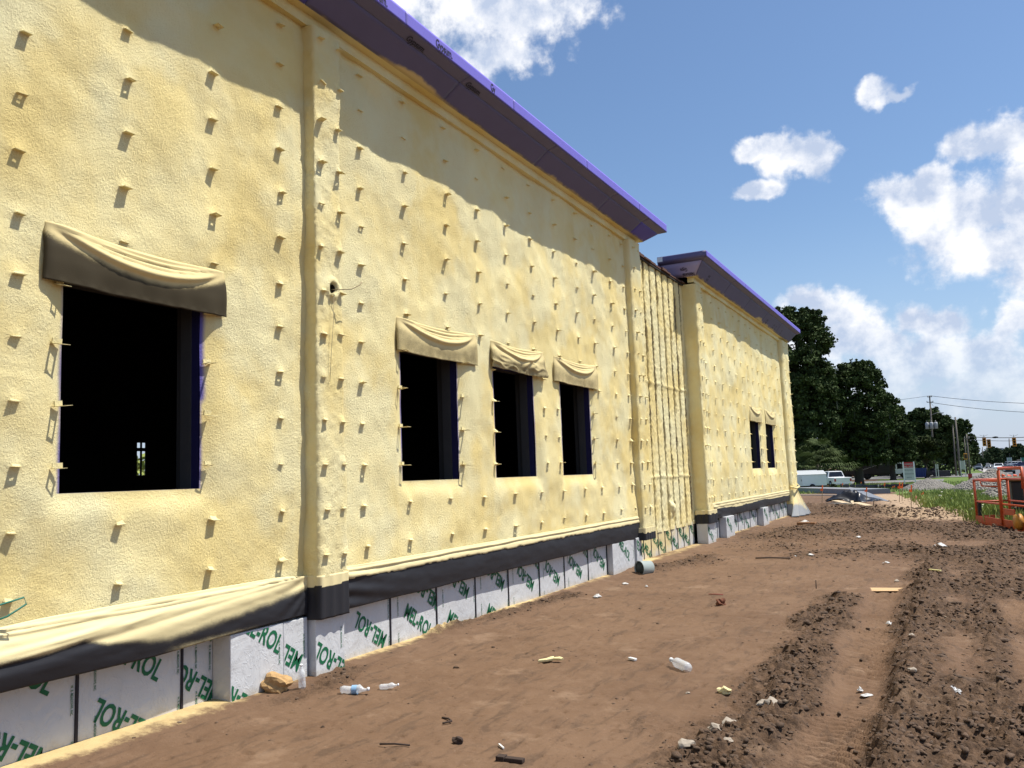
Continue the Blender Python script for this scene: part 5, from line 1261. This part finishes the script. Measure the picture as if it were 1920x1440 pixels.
def crumpled(name, label, cat, cpos, w, d, h, mat, seed, rz=0, group=None, n=26, holes=0.):
    x = np.linspace(-1, 1, n); Xc, Yc = np.meshgrid(x, x, indexing='ij'); rr = np.hypot(Xc, Yc)
    z = h * (ridged(Xc * 1.8 + seed, Yc * 1.8, seed, 3) ** 1.5) * np.clip(1.15 - rr, 0, 1) * 1.5
    Xw = Xc * w / 2 * (1 + .25 * fbm(Xc * 2, Yc * 2, seed + 1, 2)); Yw = Yc * d / 2 * (1 + .25 * fbm(Xc * 2, Yc * 2, seed + 2, 2))
    keep = (rr[:-1, :-1] < .98 + .25 * fbm(Xc * 3, Yc * 3, seed + 3, 2)[:-1, :-1])
    o = mesh_np(name, np.stack([Xw, Yw, z], -1).reshape(-1, 3), grid_quads(n, n, keep), mat)
    md = o.modifiers.new('th', 'SOLIDIFY'); md.thickness = max(.0015, h * .02); o.location = cpos; o.rotation_euler = (0, 0, rz); return tag(o, label, cat, group)
BLK = simple('black_plastic', (.010, .010, .012), .35)
q = gp(1600, 941); crumpled('torn_plastic', 'torn sheet of black plastic heaped below the grey sheets', 'plastic sheet', (q[0], q[1], gz(q[0], q[1])), 2.6, 2.2, .55, BLK, 3)

# ---- heaps
def heap(u, v, r, h, label, mat, seed, cat='heap', name='gravel_heap'):
    p = gp(u, v); n = 90; x = np.linspace(-1.25, 1.25, n); Xc, Yc = np.meshgrid(x, x, indexing='ij'); d = np.hypot(Xc, Yc * .95) * (1 + .16 * fbm(Xc * 1.4, Yc * 1.4, seed, 3))
    z = h * np.clip(1 - d, -.25, 1) ** 1. if False else h * np.where(d < 1, (1 - d) ** .85, -.25 * (d - 1))
    z = z + h * .05 * fbm(Xc * 9, Yc * 9, seed + 2, 3) * (d < 1.05) + h * .035 * (RS.rand(n, n) - .5)
    o = mesh_np(name, np.stack([Xc * r, Yc * r, z], -1).reshape(-1, 3), grid_quads(n, n, (d[:-1, :-1] < 1.08)), mat, smooth=False)
    o.location = (p[0], p[1] + r * .6, gz(p[0], p[1]) - .02); return tag(o, label, cat)
def stone_mat(nm, c0, c1):
    mt, nt, b = new_mat(nm); tc = nt.node('ShaderNodeTexCoord').outputs['Object']; v_ = nt.node('ShaderNodeTexVoronoi'); nt.put(v_.inputs['Vector'], tc); v_.inputs['Scale'].default_value = 9
    c = nt.mix(nt.noise(tc, 6, 5, .7), c0, c1); c = nt.mix(nt.math('MULTIPLY', nt.ramp(v_.outputs['Distance'], .25, .7), .6), c, (.09, .08, .065)); nt.put(b.inputs['Base Color'], c); b.inputs['Roughness'].default_value = .9
    nt.l.new(nt.bump(v_.outputs['Distance'], 1., .12), b.inputs['Normal']); return mt
GRAV = stone_mat('gravel', (.20, .185, .16), (.34, .31, .27))
heap(1740, 919, 2.5, 1.05, 'wide grey gravel heap behind the tall weeds in the centre', GRAV, 3)
heap(1868, 930, 2.35, 1.50, 'pale grey gravel heap behind the orange lift basket', GRAV, 5)
heap(1896, 950, 1.3, 1.0, 'smaller gravel spill in front of the pale heap', GRAV, 6)
heap(1525, 914, 1.9, .95, 'orange-brown heap of soil in front of the white trailer', stone_mat('red_soil', (.24, .12, .06), (.34, .19, .10)), 8, 'soil heap', 'soil_heap')

# ---- weeds
def weeds():
    n = 30000; r = RS; yy = np.exp(r.uniform(np.log(23), np.log(62), n)); xx = r.uniform(-3.4, 9.0, n); g = grass_mask(xx, yy) * (yy < 64); tuft = vn(xx * 1.6, yy * 1.1, 9)
    k = r.rand(n) < g * (.25 + .9 * tuft); k &= ~((np.abs(xx + 2.3) < .9) & (yy > 54) & False); xx, yy, tuft = xx[k], yy[k], tuft[k]; n = len(xx)
    reps = 5; xx = np.repeat(xx, reps) + r.normal(0, .09, n * reps); yy = np.repeat(yy, reps) + r.normal(0, .12, n * reps); tuft = np.repeat(tuft, reps); n = len(xx)
    zz = ground_z(xx, yy, False); h = (.10 + .30 * tuft ** 1.6) * r.uniform(.5, 1.3, n) * (1 - .25 * sstep(34, 55, yy)); w = .008 + .010 * r.rand(n); a = r.uniform(0, 3.14, n); lx = r.normal(0, .22, n) * h; ly = r.normal(0, .22, n) * h
    cx, cy = np.cos(a) * w, np.sin(a) * w
    V = np.stack([np.stack([xx - cx, yy - cy, zz - .02], -1), np.stack([xx + cx, yy + cy, zz - .02], -1), np.stack([xx + cx * 1.6 + lx * .5, yy + cy * 1.6 + ly * .5, zz + h * .6], -1), np.stack([xx + lx, yy + ly, zz + h], -1), np.stack([xx - cx * 1.6 + lx * .5, yy - cy * 1.6 + ly * .5, zz + h * .6], -1)], 1).reshape(-1, 3)
    b = np.arange(n)[:, None] * 5; q = np.concatenate([b + np.array([0, 1, 2, 4])], 0); tr = b + np.array([4, 2, 3])
    mt = leaf_mat('weed_leaf', (.13, .19, .045), (.27, .32, .10))
    o = mesh_np('tall_weeds', V, q, mt, smooth=False, tris=tr); tag(o, 'tall green weeds and grass covering the bank beside the lift basket', 'weeds', kind='stuff')
    # a few pale seed heads
    k = r.randint(0, n, 260); P = np.stack([xx[k], yy[k], zz[k] + h[k] * 1.15], -1)
    Vv, F = leaves(P, [.05] * 260, 5, .06, 5); o = mesh_np('seed_heads', Vv, F, simple('seed_pale', (.55, .55, .40), .8), smooth=False); tag(o, 'pale flower and seed heads scattered over the tall weeds', 'flowers', kind='stuff')
    n = 9000; yy = r.uniform(76, 118, n); xx = r.uniform(-40, 6.5, n); zz = ground_z(xx, yy, False); h = r.uniform(.12, .32, n); w = .05; a = r.uniform(0, 3.14, n); cx, cy = np.cos(a) * w, np.sin(a) * w
    V = np.stack([np.stack([xx - cx, yy - cy, zz - .02], -1), np.stack([xx + cx, yy + cy, zz - .02], -1), np.stack([xx + r.normal(0, .08, n), yy, zz + h], -1)], 1).reshape(-1, 3)
    o = mesh_np('verge_grass', V, None, mt, smooth=False, tris=np.arange(n * 3).reshape(-1, 3)); tag(o, 'mown grass strip between the silt fence and the street', 'grass', kind='stuff')
weeds()
C_ = [(x, 172 + 14 * math.sin(x * .37), TZ(170) + 1.6 + .8 * math.sin(x * .9)) for x in np.arange(-52, 3.5, 1.5)] + [(x, 178, TZ(170) + 3.8 + .8 * math.sin(x * 1.3)) for x in np.arange(-52, 2, 1.9)]
Vv, Ff = leaves(C_, [2.3] * len(C_), 150, .62, 91, .9)
tag(mesh_np('undergrowth', Vv, Ff, OAK, smooth=False), 'dark undergrowth filling the space below the oaks', 'undergrowth', kind='stuff')
for k, (xx, yy, hh) in enumerate([(-27.5, 22, 3.6)]):
    tree(xx, yy, hh, [(0, .5, 1.6), (-1.4, .45, 1.3), (1.4, .5, 1.4)], 'small leafy tree behind the building, glimpsed through the slot seen in the big window', None, 70 + k, leaf=leaf_mat('sunlit_leaves', (.16, .20, .05), (.30, .34, .10)), per=30, size=.2, trunk_r=.12)

# ---- survey stakes
STAKE = simple('stake_wood', (.42, .30, .17), .8); ORG = simple('orange_ribbon', (.85, .15, .03), .6); LIME = simple('lime_ribbon', (.45, .55, .12), .6)
stakes = [(1541, 944, 910, 'o', 'survey stake with orange ribbon closest to the corner of the foam wall'), (1624, 942, 914, 'o', 'orange-topped stake between the grey sheets and the lumber'),
          (1579, 919, 906, 'o', 'orange-ribboned stake just right of the white pickup'), (1592, 921, 906, 'g', 'leaning lime-ribboned stake right of the pickup'), (1603, 919, 905, 'g', 'slim lime stake in front of the silt fence left half'),
          (1614, 912, 904, 'o', 'far stake with a bright orange ribbon above the silt fence'), (1629, 915, 905, 'g', 'pale lime stake near the middle of the silt fence'), (1646, 921, 909, 'w', 'short white-tipped stake standing before the silt fence'),
          (1658, 924, 905, 'o', 'thick orange lath beside the short white-tipped stake'), (1673, 921, 912, 'o', 'low orange stake where the sand begins'), (1676, 920, 911, 'o', 'low orange stake touching its neighbour at the sand'),
          (1686, 942, 905, 'o', 'left of the two tall orange-topped laths in the weeds'), (1691, 940, 905, 'o', 'right of the two tall orange-topped laths in the weeds'), (1708, 951, 910, 'o', 'thin stake with red-orange flag in front of the gravel heap'),
          (1730, 938, 923, 'o', 'small orange flag stake in the weeds right of the sign'), (1725, 918, 902, 'o', 'far orange flag at the left foot of the gravel heap'), (1717, 948, 933, 'p', 'short pink-topped stake on the sand bank'),
          (1636, 953, 936, 'd', 'dark wooden stub leaning beside the lumber')]
for (u, vb, vt, c, lab) in stakes:
    p = gp(u, vb); z = gz(p[0], p[1]) if p[1] < 70 else TZ(p[1]); top = ony(u + (1 if c != 'd' else 3), vt, p[1]); h = max(.35, top[2] - z); t = empty('survey_stake', (p[0], p[1], z), lab, 'stake', 'survey stakes in the dirt')
    m_ = MB(); lean = (top[0] - p[0]); w = .026 if p[1] < 60 else .040
    m_.bar((0, 0, -.1), (lean, 0, h), w * 2, w); m_.build('lath', simple('dark_stub', (.07, .05, .035), .9) if c == 'd' else STAKE, t)
    if c != 'd':
        mt = {'o': ORG, 'g': LIME, 'w': SWHITE, 'p': simple('pink_ribbon', (.8, .35, .25), .6)}[c]
        m_ = MB(); m_.bar((lean * .78, -.01, h * .76), (lean * 1.0, -.01, h + .01), w * 2.9, w * 1.8); m_.box(lean - .10, lean + .01, -.045, -.035, h * .70, h * .82) if c == 'o' else None; m_.build('ribbon', mt, t)

# ---- lift basket
def basket():
    OR = simple('lift_orange', (.46, .075, .02), .45, var=.15, scale=8); P = gp(1834, 986); Q = gp(1912, 1000); a = math.atan2(Q[1] - P[1], Q[0] - P[0])
    t = empty('lift_basket', (P[0], P[1], gz(P[0], P[1])), 'orange tubular platform basket of a boom lift resting on the dirt', 'lift basket', rz=a)
    L, D, H, M = 3.3, .80, 1.16, 1.86; r = .030
    def rail(nm, pts, rr=r): m_ = MB(); m_.tube(pts, rr, 8); return m_.build(nm, OR, t)
    for (x, y) in ((0, 0), (M - .12, 0), (L, 0), (0, D), (M, D), (L, D)): rail('post', [(x, y, .05), (x, y, H)], r * 1.15)
    rail('top_rail', [(0, 0, H), (M, 0, H)]); rail('top_rail', [(0, D, H), (L, D, H)]); rail('top_rail', [(0, 0, H), (0, D, H)]); rail('top_rail', [(L, 0, H), (L, D, H)])
    rail('mid_rail', [(0, 0, .60), (L, 0, .60)], r * .8); rail('mid_rail', [(0, D, .60), (L, D, .60)], r * .8); rail('mid_rail', [(0, 0, .60), (0, D, .60)], r * .8); rail('mid_rail', [(L, 0, .60), (L, D, .60)], r * .8)
    rail('gate_frame', [(M, -.03, .1), (M, -.03, 1.40), (M + .05, -.03, 1.46), (L, -.03, 1.46), (L, -.03, 1.0)], r * 1.25)
    rail('hand_bar', [(.62, -.05, H - .04), (.70, -.05, H - .14), (M - .08, -.05, H - .14)], r * .6)
    rail('hand_bar', [(.66, -.05, H - .02), (M - .05, -.05, H - .02)], r * .5)
    m_ = MB(); m_.box(-.03, L, -.035, -.015, .02, .24); m_.build('kick_plate', OR, t); m_ = MB(); m_.box(-.03, L, D, D + .02, .02, .24); m_.build('kick_plate', OR, t)
    m_ = MB(); m_.box(-.035, -.015, 0, D, .02, .24); m_.build('kick_plate', OR, t)
    m_ = MB(); m_.box(0, L, 0, D, .02, .06); m_.build('floor_plate', STEEL, t)
    m_ = MB(); m_.box(.14, .24, -.02, .05, .24, .60); m_.build('brace', TYRE, t)
    m_ = MB(); m_.box(M + .04, M + .75, -.03, 0., .36, .50); m_.build('side_bracket', OR, t)
    m_ = MB(); m_.tube([(2.95, -.14, .24), (2.95, -.02, .24)], [.17, .19], 16); m_.build('roller', simple('roller_amber', (.50, .22, .03), .5), t)
    x0 = at(1890, 26)[0]; t = empty('machine_body', (x0, 26.0, gz(x0 + .5, 26.5)), 'dark boxy machine housing with an olive lid behind the orange basket', 'machine')
    m_ = MB(); m_.box(.02, 1.9, 0, 1.3, .10, 1.02); m_.build('housing', simple('machine_dark', (.018, .024, .024), .6), t, bevel=.03)
    m_ = MB(); m_.box(-.06, 1.98, -.06, 1.36, 1.03, 1.13); m_.build('hood', simple('olive_trim', (.10, .09, .035), .6), t, bevel=.02)
    m_ = MB(); m_.box(.25, 1.1, -.02, 0, .35, .9); m_.build('access_panel', simple('machine_panel', (.03, .04, .04), .6), t, bevel=.01)
    for xx in (.45, 1.5): m_ = MB(); m_.tube([(xx, -.05, .2), (xx, .25, .2)], .24, 16); m_.build('wheel', TYRE, t)
basket()
BAR = simple('barrier_orange', (.85, .11, .03), .5, var=.2, scale=3)
for k, (u, v, Yd, w, h, lab) in enumerate([(1902, 912, 40, 1.05, .55, 'left orange plastic barrier bag piled behind the basket'), (1924, 914, 39, 1.0, .6, 'right orange plastic barrier bag piled behind the basket'), (1899, 898, 44, .9, .35, 'topmost small orange barrier on the pile')]):
    p = ony(u, v, Yd); m_ = MB(); z0 = gz(p[0], Yd); t = empty('orange_barrier', (p[0], Yd, z0), lab, 'barrier', 'orange barriers piled behind the basket')
    zz = max(.05, p[2] - z0); n = 4
    for j in range(n): m_ = MB(); x0 = -w / 2 + w * j / n; m_.hexa([(x0, -.25, 0), (x0 + w / n - .02, -.25, 0), (x0 + w / n - .02, .25, 0), (x0, .25, 0), (x0 + .03, -.12, zz + h * (.55 + .2 * math.sin(j * 2 + k))), (x0 + w / n - .05, -.12, zz + h * .5), (x0 + w / n - .05, .12, zz + h * .5), (x0 + .03, .12, zz + h * .6)]); m_.build('segment', BAR, t, bevel=.03)

# ================================================================== LITTER AND SMALL THINGS ON THE DIRT
def put(o, u, v, dz=0., rz=0., rx=0., ry=0.):
    p = on_ground(u, v); o.location = (p[0], p[1], p[2] + dz); o.rotation_euler = (rx, ry, rz); return o
PETM = None
def pet():
    mt, nt, b = new_mat('clear_plastic'); b.inputs['Base Color'].default_value = (.86, .90, .92, 1); b.inputs['Roughness'].default_value = .12
    tc = nt.node('ShaderNodeTexCoord').outputs['Object']; b.inputs['Alpha'].default_value = .42
    nt.l.new(nt.bump(nt.noise(tc, 40, 3, .6), .5, .01), b.inputs['Normal']); return mt
PETM = pet(); CAPM = simple('bottle_cap', (.75, .76, .78), .4); LAB = simple('bottle_label', (.25, .42, .62), .5)
def bottle(u, v, rz, tilt, label, crush=0., sc_=1., band=False):
    t = empty('plastic_bottle', (0, 0, 0), label, 'bottle', 'discarded drink bottles'); m_ = MB(); r = .032 * sc_; L = .20 * sc_
    prof = [(0, .8), (.02, 1), (.06, 1), (.07, .93), (.08, 1), (.10, .93), (.11, 1), (.14, 1), (.165, .6), (.185, .38), (.20, .38)]
    pts = [(0, (crush * .3 * math.sin(z * 60)) * r, z * sc_) for z, k in prof]; m_.tube(pts, [r * k * (1 - crush * .4 * abs(math.sin(z * 45))) for z, k in prof], 16); m_.build('shell', PETM, t)
    m_ = MB(); m_.tube([(0, 0, L), (0, 0, L + .014 * sc_)], r * .45, 12); m_.build('cap', CAPM, t)
    if band: m_ = MB(); m_.tube([(0, 0, .085 * sc_), (0, 0, .125 * sc_)], r * 1.03, 16, cap=False); m_.build('label_band', LAB, t)
    p = on_ground(u, v); t.location = (p[0], p[1], p[2] + (r * .8 if tilt > .5 else 0)); t.rotation_euler = (tilt, 0, rz); return t
bottle(1292, 1262, -2.3, math.radians(86), 'clear plastic bottle lying alone on open dirt near the ruts', sc_=1.35)
bottle(640, 1302, 1.9, math.radians(88), 'crushed water bottle with a blue band lying by the dark clods near the wall', .6, 1.1, True)
bottle(567, 1300, .4, math.radians(8), 'clear bottle standing upright near the foundation corner', sc_=.95)
bottle(712, 1293, 2.0, math.radians(84), 'ribbed silver-clear bottle end right of the crushed bottle', .3, .75)
bottle(1800, 1312, 3.6, math.radians(75), 'small crushed clear bottle right of the big rut', .8, .55)
WPAP = simple('litter_white', (.72, .71, .68), .7); FCH = FOAM
m_ = MB(); m_.prism([(-.10, 0), (-.04, .012), (0, .05), (.03, .055), (.02, .02), (.09, .025), (.13, -.02), (.10, -.035), (.03, -.01), (-.03, -.03), (-.11, -.03)], 0, .022, 'z'); o = m_.build('foam_scrap', FCH, bevel=.005); tag(o, 'jagged yellow offcut of foam lying mid-way across the bare dirt', 'foam scrap', 'bits of yellow foam'); put(o, 1032, 1243, .015, .25, .12, -.1)
m_ = MB(); m_.blob((0, 0, 0), .045, 2, 4, .3, (1.5, .8, .6)); o = m_.build('foam_chunk', FCH); tag(o, 'chunky yellow foam lump below the clear bottle', 'foam scrap', 'bits of yellow foam'); put(o, 1358, 1303, .018, -.35)
m_ = MB(); m_.bar((-.10, 0, 0), (.10, 0, 0), .03, .02); o = m_.build('foam_stick', simple('pale_yellow', (.74, .66, .28), .6), bevel=.006); tag(o, 'pale yellow stick of foam beyond the cardboard', 'foam scrap', 'bits of yellow foam'); put(o, 1755, 1089, .02, -.7)
m_ = MB(); m_.bar((-.045, 0, 0), (.045, 0, 0), .035, .022); o = m_.build('paper_roll', WPAP, bevel=.006); tag(o, 'small white roll of paper left of the lone bottle', 'paper'); put(o, 1186, 1238, .016, -.5)
m_ = MB(); m_.bar((-.045, 0, 0), (.045, 0, 0), .010); o = m_.build('white_stick', WPAP); tag(o, 'thin white stick near the bottom of the view', 'stick'); put(o, 940, 1400, .012, -.75)
CARD = simple('cardboard', (.52, .34, .17), .8)
m_ = MB(); m_.prism([(-.26, -.11), (-.20, .0), (-.27, .02), (-.19, .10), (.25, .12), (.17, -.02), (.19, -.10), (-.10, -.13)], 0, .008, 'z'); o = m_.build('cardboard', CARD); tag(o, 'torn flat piece of cardboard at the end of the big rut', 'cardboard'); put(o, 1657, 1102, .018, .1, .06)
# pipe end / bucket lying at the wall
t = empty('black_bucket', (0, 0, 0), 'dark open-mouthed bucket lying on its side at the foot of the wall', 'bucket')
def bucket(t):
    m_ = MB(); n = 24
    def ring(y, r): return [m_.bm.verts.new((r * math.cos(k * 2 * math.pi / n), y, r * math.sin(k * 2 * math.pi / n))) for k in range(n)]
    rs_ = [ring(0, .150), ring(0, .138), ring(.26, .118), ring(.27, .001)]; ro = [ring(0, .151), ring(.28, .130), ring(.285, .001)]
    for a, b in list(zip(rs_[:-1], rs_[1:])) + list(zip(ro[:-1], ro[1:])):
        for k in range(n): m_.bm.faces.new((a[k], a[(k + 1) % n], b[(k + 1) % n], b[k]))
    m_.build('shell', simple('bucket_grey', (.30, .34, .32), .5, var=.05), t, smooth=True); t.scale = (.86, .86, .86)
    m_ = MB(); m_.tube([(0, .018, 0), (0, .022, 0)], .134, 24); m_.build('inside', simple('bucket_inside', (.03, .04, .035), .7), t)
bucket(t); p = on_ground(1199, 1078); t.location = (p[0], p[1], p[2] + .075); t.rotation_euler = (0, 0, -.55)
t2 = MB(); t2.blob((0, 0, 0), .10, 3, 7, .22, (1.3, .9, .8)); t2.blob((-.15, -.02, -.03), .05, 2, 8, .3); o = t2.build('foam_lump', simple('aged_foam', (.42, .26, .11), .85, var=.3, scale=20, bump=.8)); tag(o, 'brown-yellow lump of old foam against the first white foundation box', 'foam lump'); put(o, 516, 1306, .055, .5)
ROCK = simple('pale_stone', (.33, .28, .22), .9, bump=.6, bscale=30)
stones = [(1345, 1372, .050, 'left one of the two pale stones at the edge of the near clods'), (1366, 1361, .048, 'right one of the two pale stones at the edge of the near clods'), (1448, 1335, .055, 'flat pinkish stone on the crest of the clod ridge'),
          (1365, 1402, .028, 'small tan stone below the pair of pale stones'), (1287, 1413, .045, 'grey stone standing up at the lower edge near the clods'), (1681, 1089, .035, 'pale stone perched behind the cardboard'),
          (1713, 1285, .028, 'small light stone on the big rut ridge, left of the white litter'), (1290, 1300, .016, 'tiny pale pebble on open dirt right of the foam offcut'), (1430, 1335, .040, 'round grey stone left of the flat pinkish one'),
          (1591, 1135, .035, 'dark stone left of the upper tread marks'), (1710, 1207, .03, 'light pebble high on the big ridge')]
for k, (u, v, r_, lab) in enumerate(stones):
    m_ = MB(); m_.blob((0, 0, 0), r_, 2, 20 + k, .25, (1.2, .9, .65)); o = m_.build('stone', ROCK); tag(o, lab, 'stone', 'stones lying on the dirt'); put(o, u, v, r_ * .25, k)
DK = simple('damp_wood', (.045, .028, .020), .9, bump=.5)
m_ = MB(); m_.box(-.055, .0, -.028, .028, 0, .03); m_.box(.002, .12, -.022, .022, 0, .024); o = m_.build('wood_block', DK, bevel=.004); tag(o, 'dark broken block of damp wood at the bottom edge', 'wood'); put(o, 948, 1426, .0, .05)
m_ = MB(); m_.blob((0, 0, 0), .032, 2, 31, .3, (1.4, .8, .8)); o = m_.build('mud_lump', DK); tag(o, 'single dark lump of mud left of the broken wood block', 'mud lump'); put(o, 857, 1394, .012)
for (pts, r_, u, v, lab) in (([(-.08, .05, .01), (-.02, .04, .012), (.03, .0, .01), (.0, -.07, .01)], .007, 840, 1352, 'dark bent twig on smooth dirt at lower centre'),
                             ([(-.10, -.03, .01), (0, 0, .014), (.10, .02, .01)], .006, 741, 1400, 'thin dark twig in the lower left of the dirt'),
                             ([(-.30, .0, .02), (-.1, -.03, .03), (.05, 0, .03), (.32, .05, .02)], .014, 1448, 1051, 'long black stick lying across the track at middle distance'),
                             ([(-.10, 0, .01), (0, .01, .012), (.10, 0, .01)], .006, 1342, 1113, 'thin red strip lying on the dirt')):
    m_ = MB(); m_.tube(pts, r_, 6); o = m_.build('twig', simple('red_strip', (.28, .03, .02), .6) if 'red' in lab else DK); tag(o, lab, 'twig'); put(o, u, v, .004)
m_ = MB(); m_.tube([(0, 0, -.05), (.004, 0, .12)], .007, 6); o = m_.build('steel_pin', DK); tag(o, 'short upright steel pin sticking out of the dirt', 'pin'); put(o, 1530, 1100, 0)
t = MB(); t.blob((0, 0, 0), .05, 3, 41, .5, (1, 1, .9)); o = t.build('dry_weed_clump', simple('dry_brown', (.16, .06, .03), .9, var=.5, scale=30)); tag(o, 'reddish-brown dried clump alone on the dirt', 'clump'); put(o, 1351, 1134, .03)
PLW = simple('plastic_white', (.48, .47, .45), .5, var=.25, scale=25)
for (u, v, w, h, lab) in ((1667, 1166, .10, .045, 'crumpled milky plastic cup on the big ridge'), (1612, 1284, .05, .03, 'small white crumpled paper in the rut'), (1120, 1122, .16, .05, 'white and clear litter near the wall at middle distance'),
                          (1763, 1028, .28, .07, 'cluster of white rubble on the far dirt'), (1172, 1097, .10, .03, 'scrap of pale foam by the black bucket'), (1625, 1291, .10, .012, 'flat grey scrap beside the small crumpled paper'),
                          (1510, 980, .35, .06, 'white wad of foam lying on the brown block'), (1662, 1058, .12, .03, 'tiny white scrap beyond the cardboard'), (1520, 1047, .14, .03, 'yellow-white chip right of the long black stick'), (1490, 1045, .12, .02, 'pale chip just above the long black stick'),
                          (1609, 1010, .14, .05, 'small white scrap beside the dark hole in the far dirt'), (1800, 1322, .05, .02, 'torn white edge below the small crushed bottle'), (1212, 1099, .06, .03, 'white cap of litter right of the bucket')):
    o = crumpled('litter', lab, 'litter', (0, 0, 0), w, w * .7, h, PLW, int(u) % 97, 0, 'pale scraps of litter', 12); put(o, u, v, .008, u)
m_ = MB(); m_.box(-.26, .26, -.09, .09, 0, .10); o = m_.build('wood_offcut', simple('brown_timber', (.26, .13, .06), .8), bevel=.01); tag(o, 'short brown timber offcut near the end of the foam wall', 'timber'); put(o, 1513, 987, 0, -.2)
LUM = simple('new_lumber', (.55, .42, .25), .75, var=.15, scale=4)
for (u0, v0, u1, v1, w, h, lab) in ((1566, 943, 1598, 957, .30, .10, 'left pale plank of the lumber pile slanting down'), (1605, 948, 1630, 959, .30, .09, 'right pale plank of the lumber pile'), (1560, 953, 1592, 960, .28, .06, 'whitish board lying in front of the planks'),
                                    (1642, 960, 1656, 962, .2, .05, 'short pale board right of the lumber pile'), (1598, 945, 1600, 955, .12, .10, 'short upright offcut leaning on the left plank')):
    a, b = on_ground(u0, v0), on_ground(u1, v1); m_ = MB(); o0 = Vector(a); up = (0, 0, 1)
    m_.bar((0, 0, .12), (Vector(b) - o0) + Vector((0, 0, .10)), w, h * .6); o = m_.build('plank', LUM if 'whitish' not in lab else simple('white_board', (.62, .60, .55), .7)); o.location = o0; tag(o, lab, 'plank', 'scrap lumber on the far dirt')
# bundle of translucent sheeting draped round the far corner
def drape():
    n, k = 46, 30; s = np.linspace(0, 1, n); t = np.linspace(0, 1, k); S, T = np.meshgrid(s, t, indexing='ij')
    z = .98 * (1 - T) + .05 * T; spread = .18 + .95 * T ** 1.3; ang = -1.3 + 2.0 * S
    x = -5.06 + spread * np.cos(ang) * .34 + .03 * np.sin(S * 26 + T * 3) * (1 + T); y = 31.25 + spread * np.sin(ang) * 1.4 + .04 * np.sin(S * 21 + T * 5)
    sp_ = np.clip(1.25 - T * 1.25 + .5 * fbm(S * 5, T * 4, 5, 3), 0, 1.3)
    mt = cloth_mat('drape_sheet', (.24, .25, .26), (.62, .51, .27))
    o = mesh_np('draped_sheeting', np.stack([x, y, z], -1).reshape(-1, 3), grid_quads(n, k), mt, attrs={'spray': sp_}); md = o.modifiers.new('th', 'SOLIDIFY'); md.thickness = .01
    tag(o, 'grey plastic sheeting dusted with foam draped round the far corner of the wall', 'plastic sheet')
    m_ = MB(); m_.tube([(-4.95, 30.5 + .09 * math.cos(a) * 6, 1.02 + .03 * math.sin(3 * a)) if False else (-5.0 + .12 * math.cos(a), 31.0 + .62 * math.sin(a), 1.0 + .02 * math.sin(3 * a)) for a in np.linspace(0, 6.28, 24)], .03, 6); m_.build('tie_rope', FOAM, B)
drape()
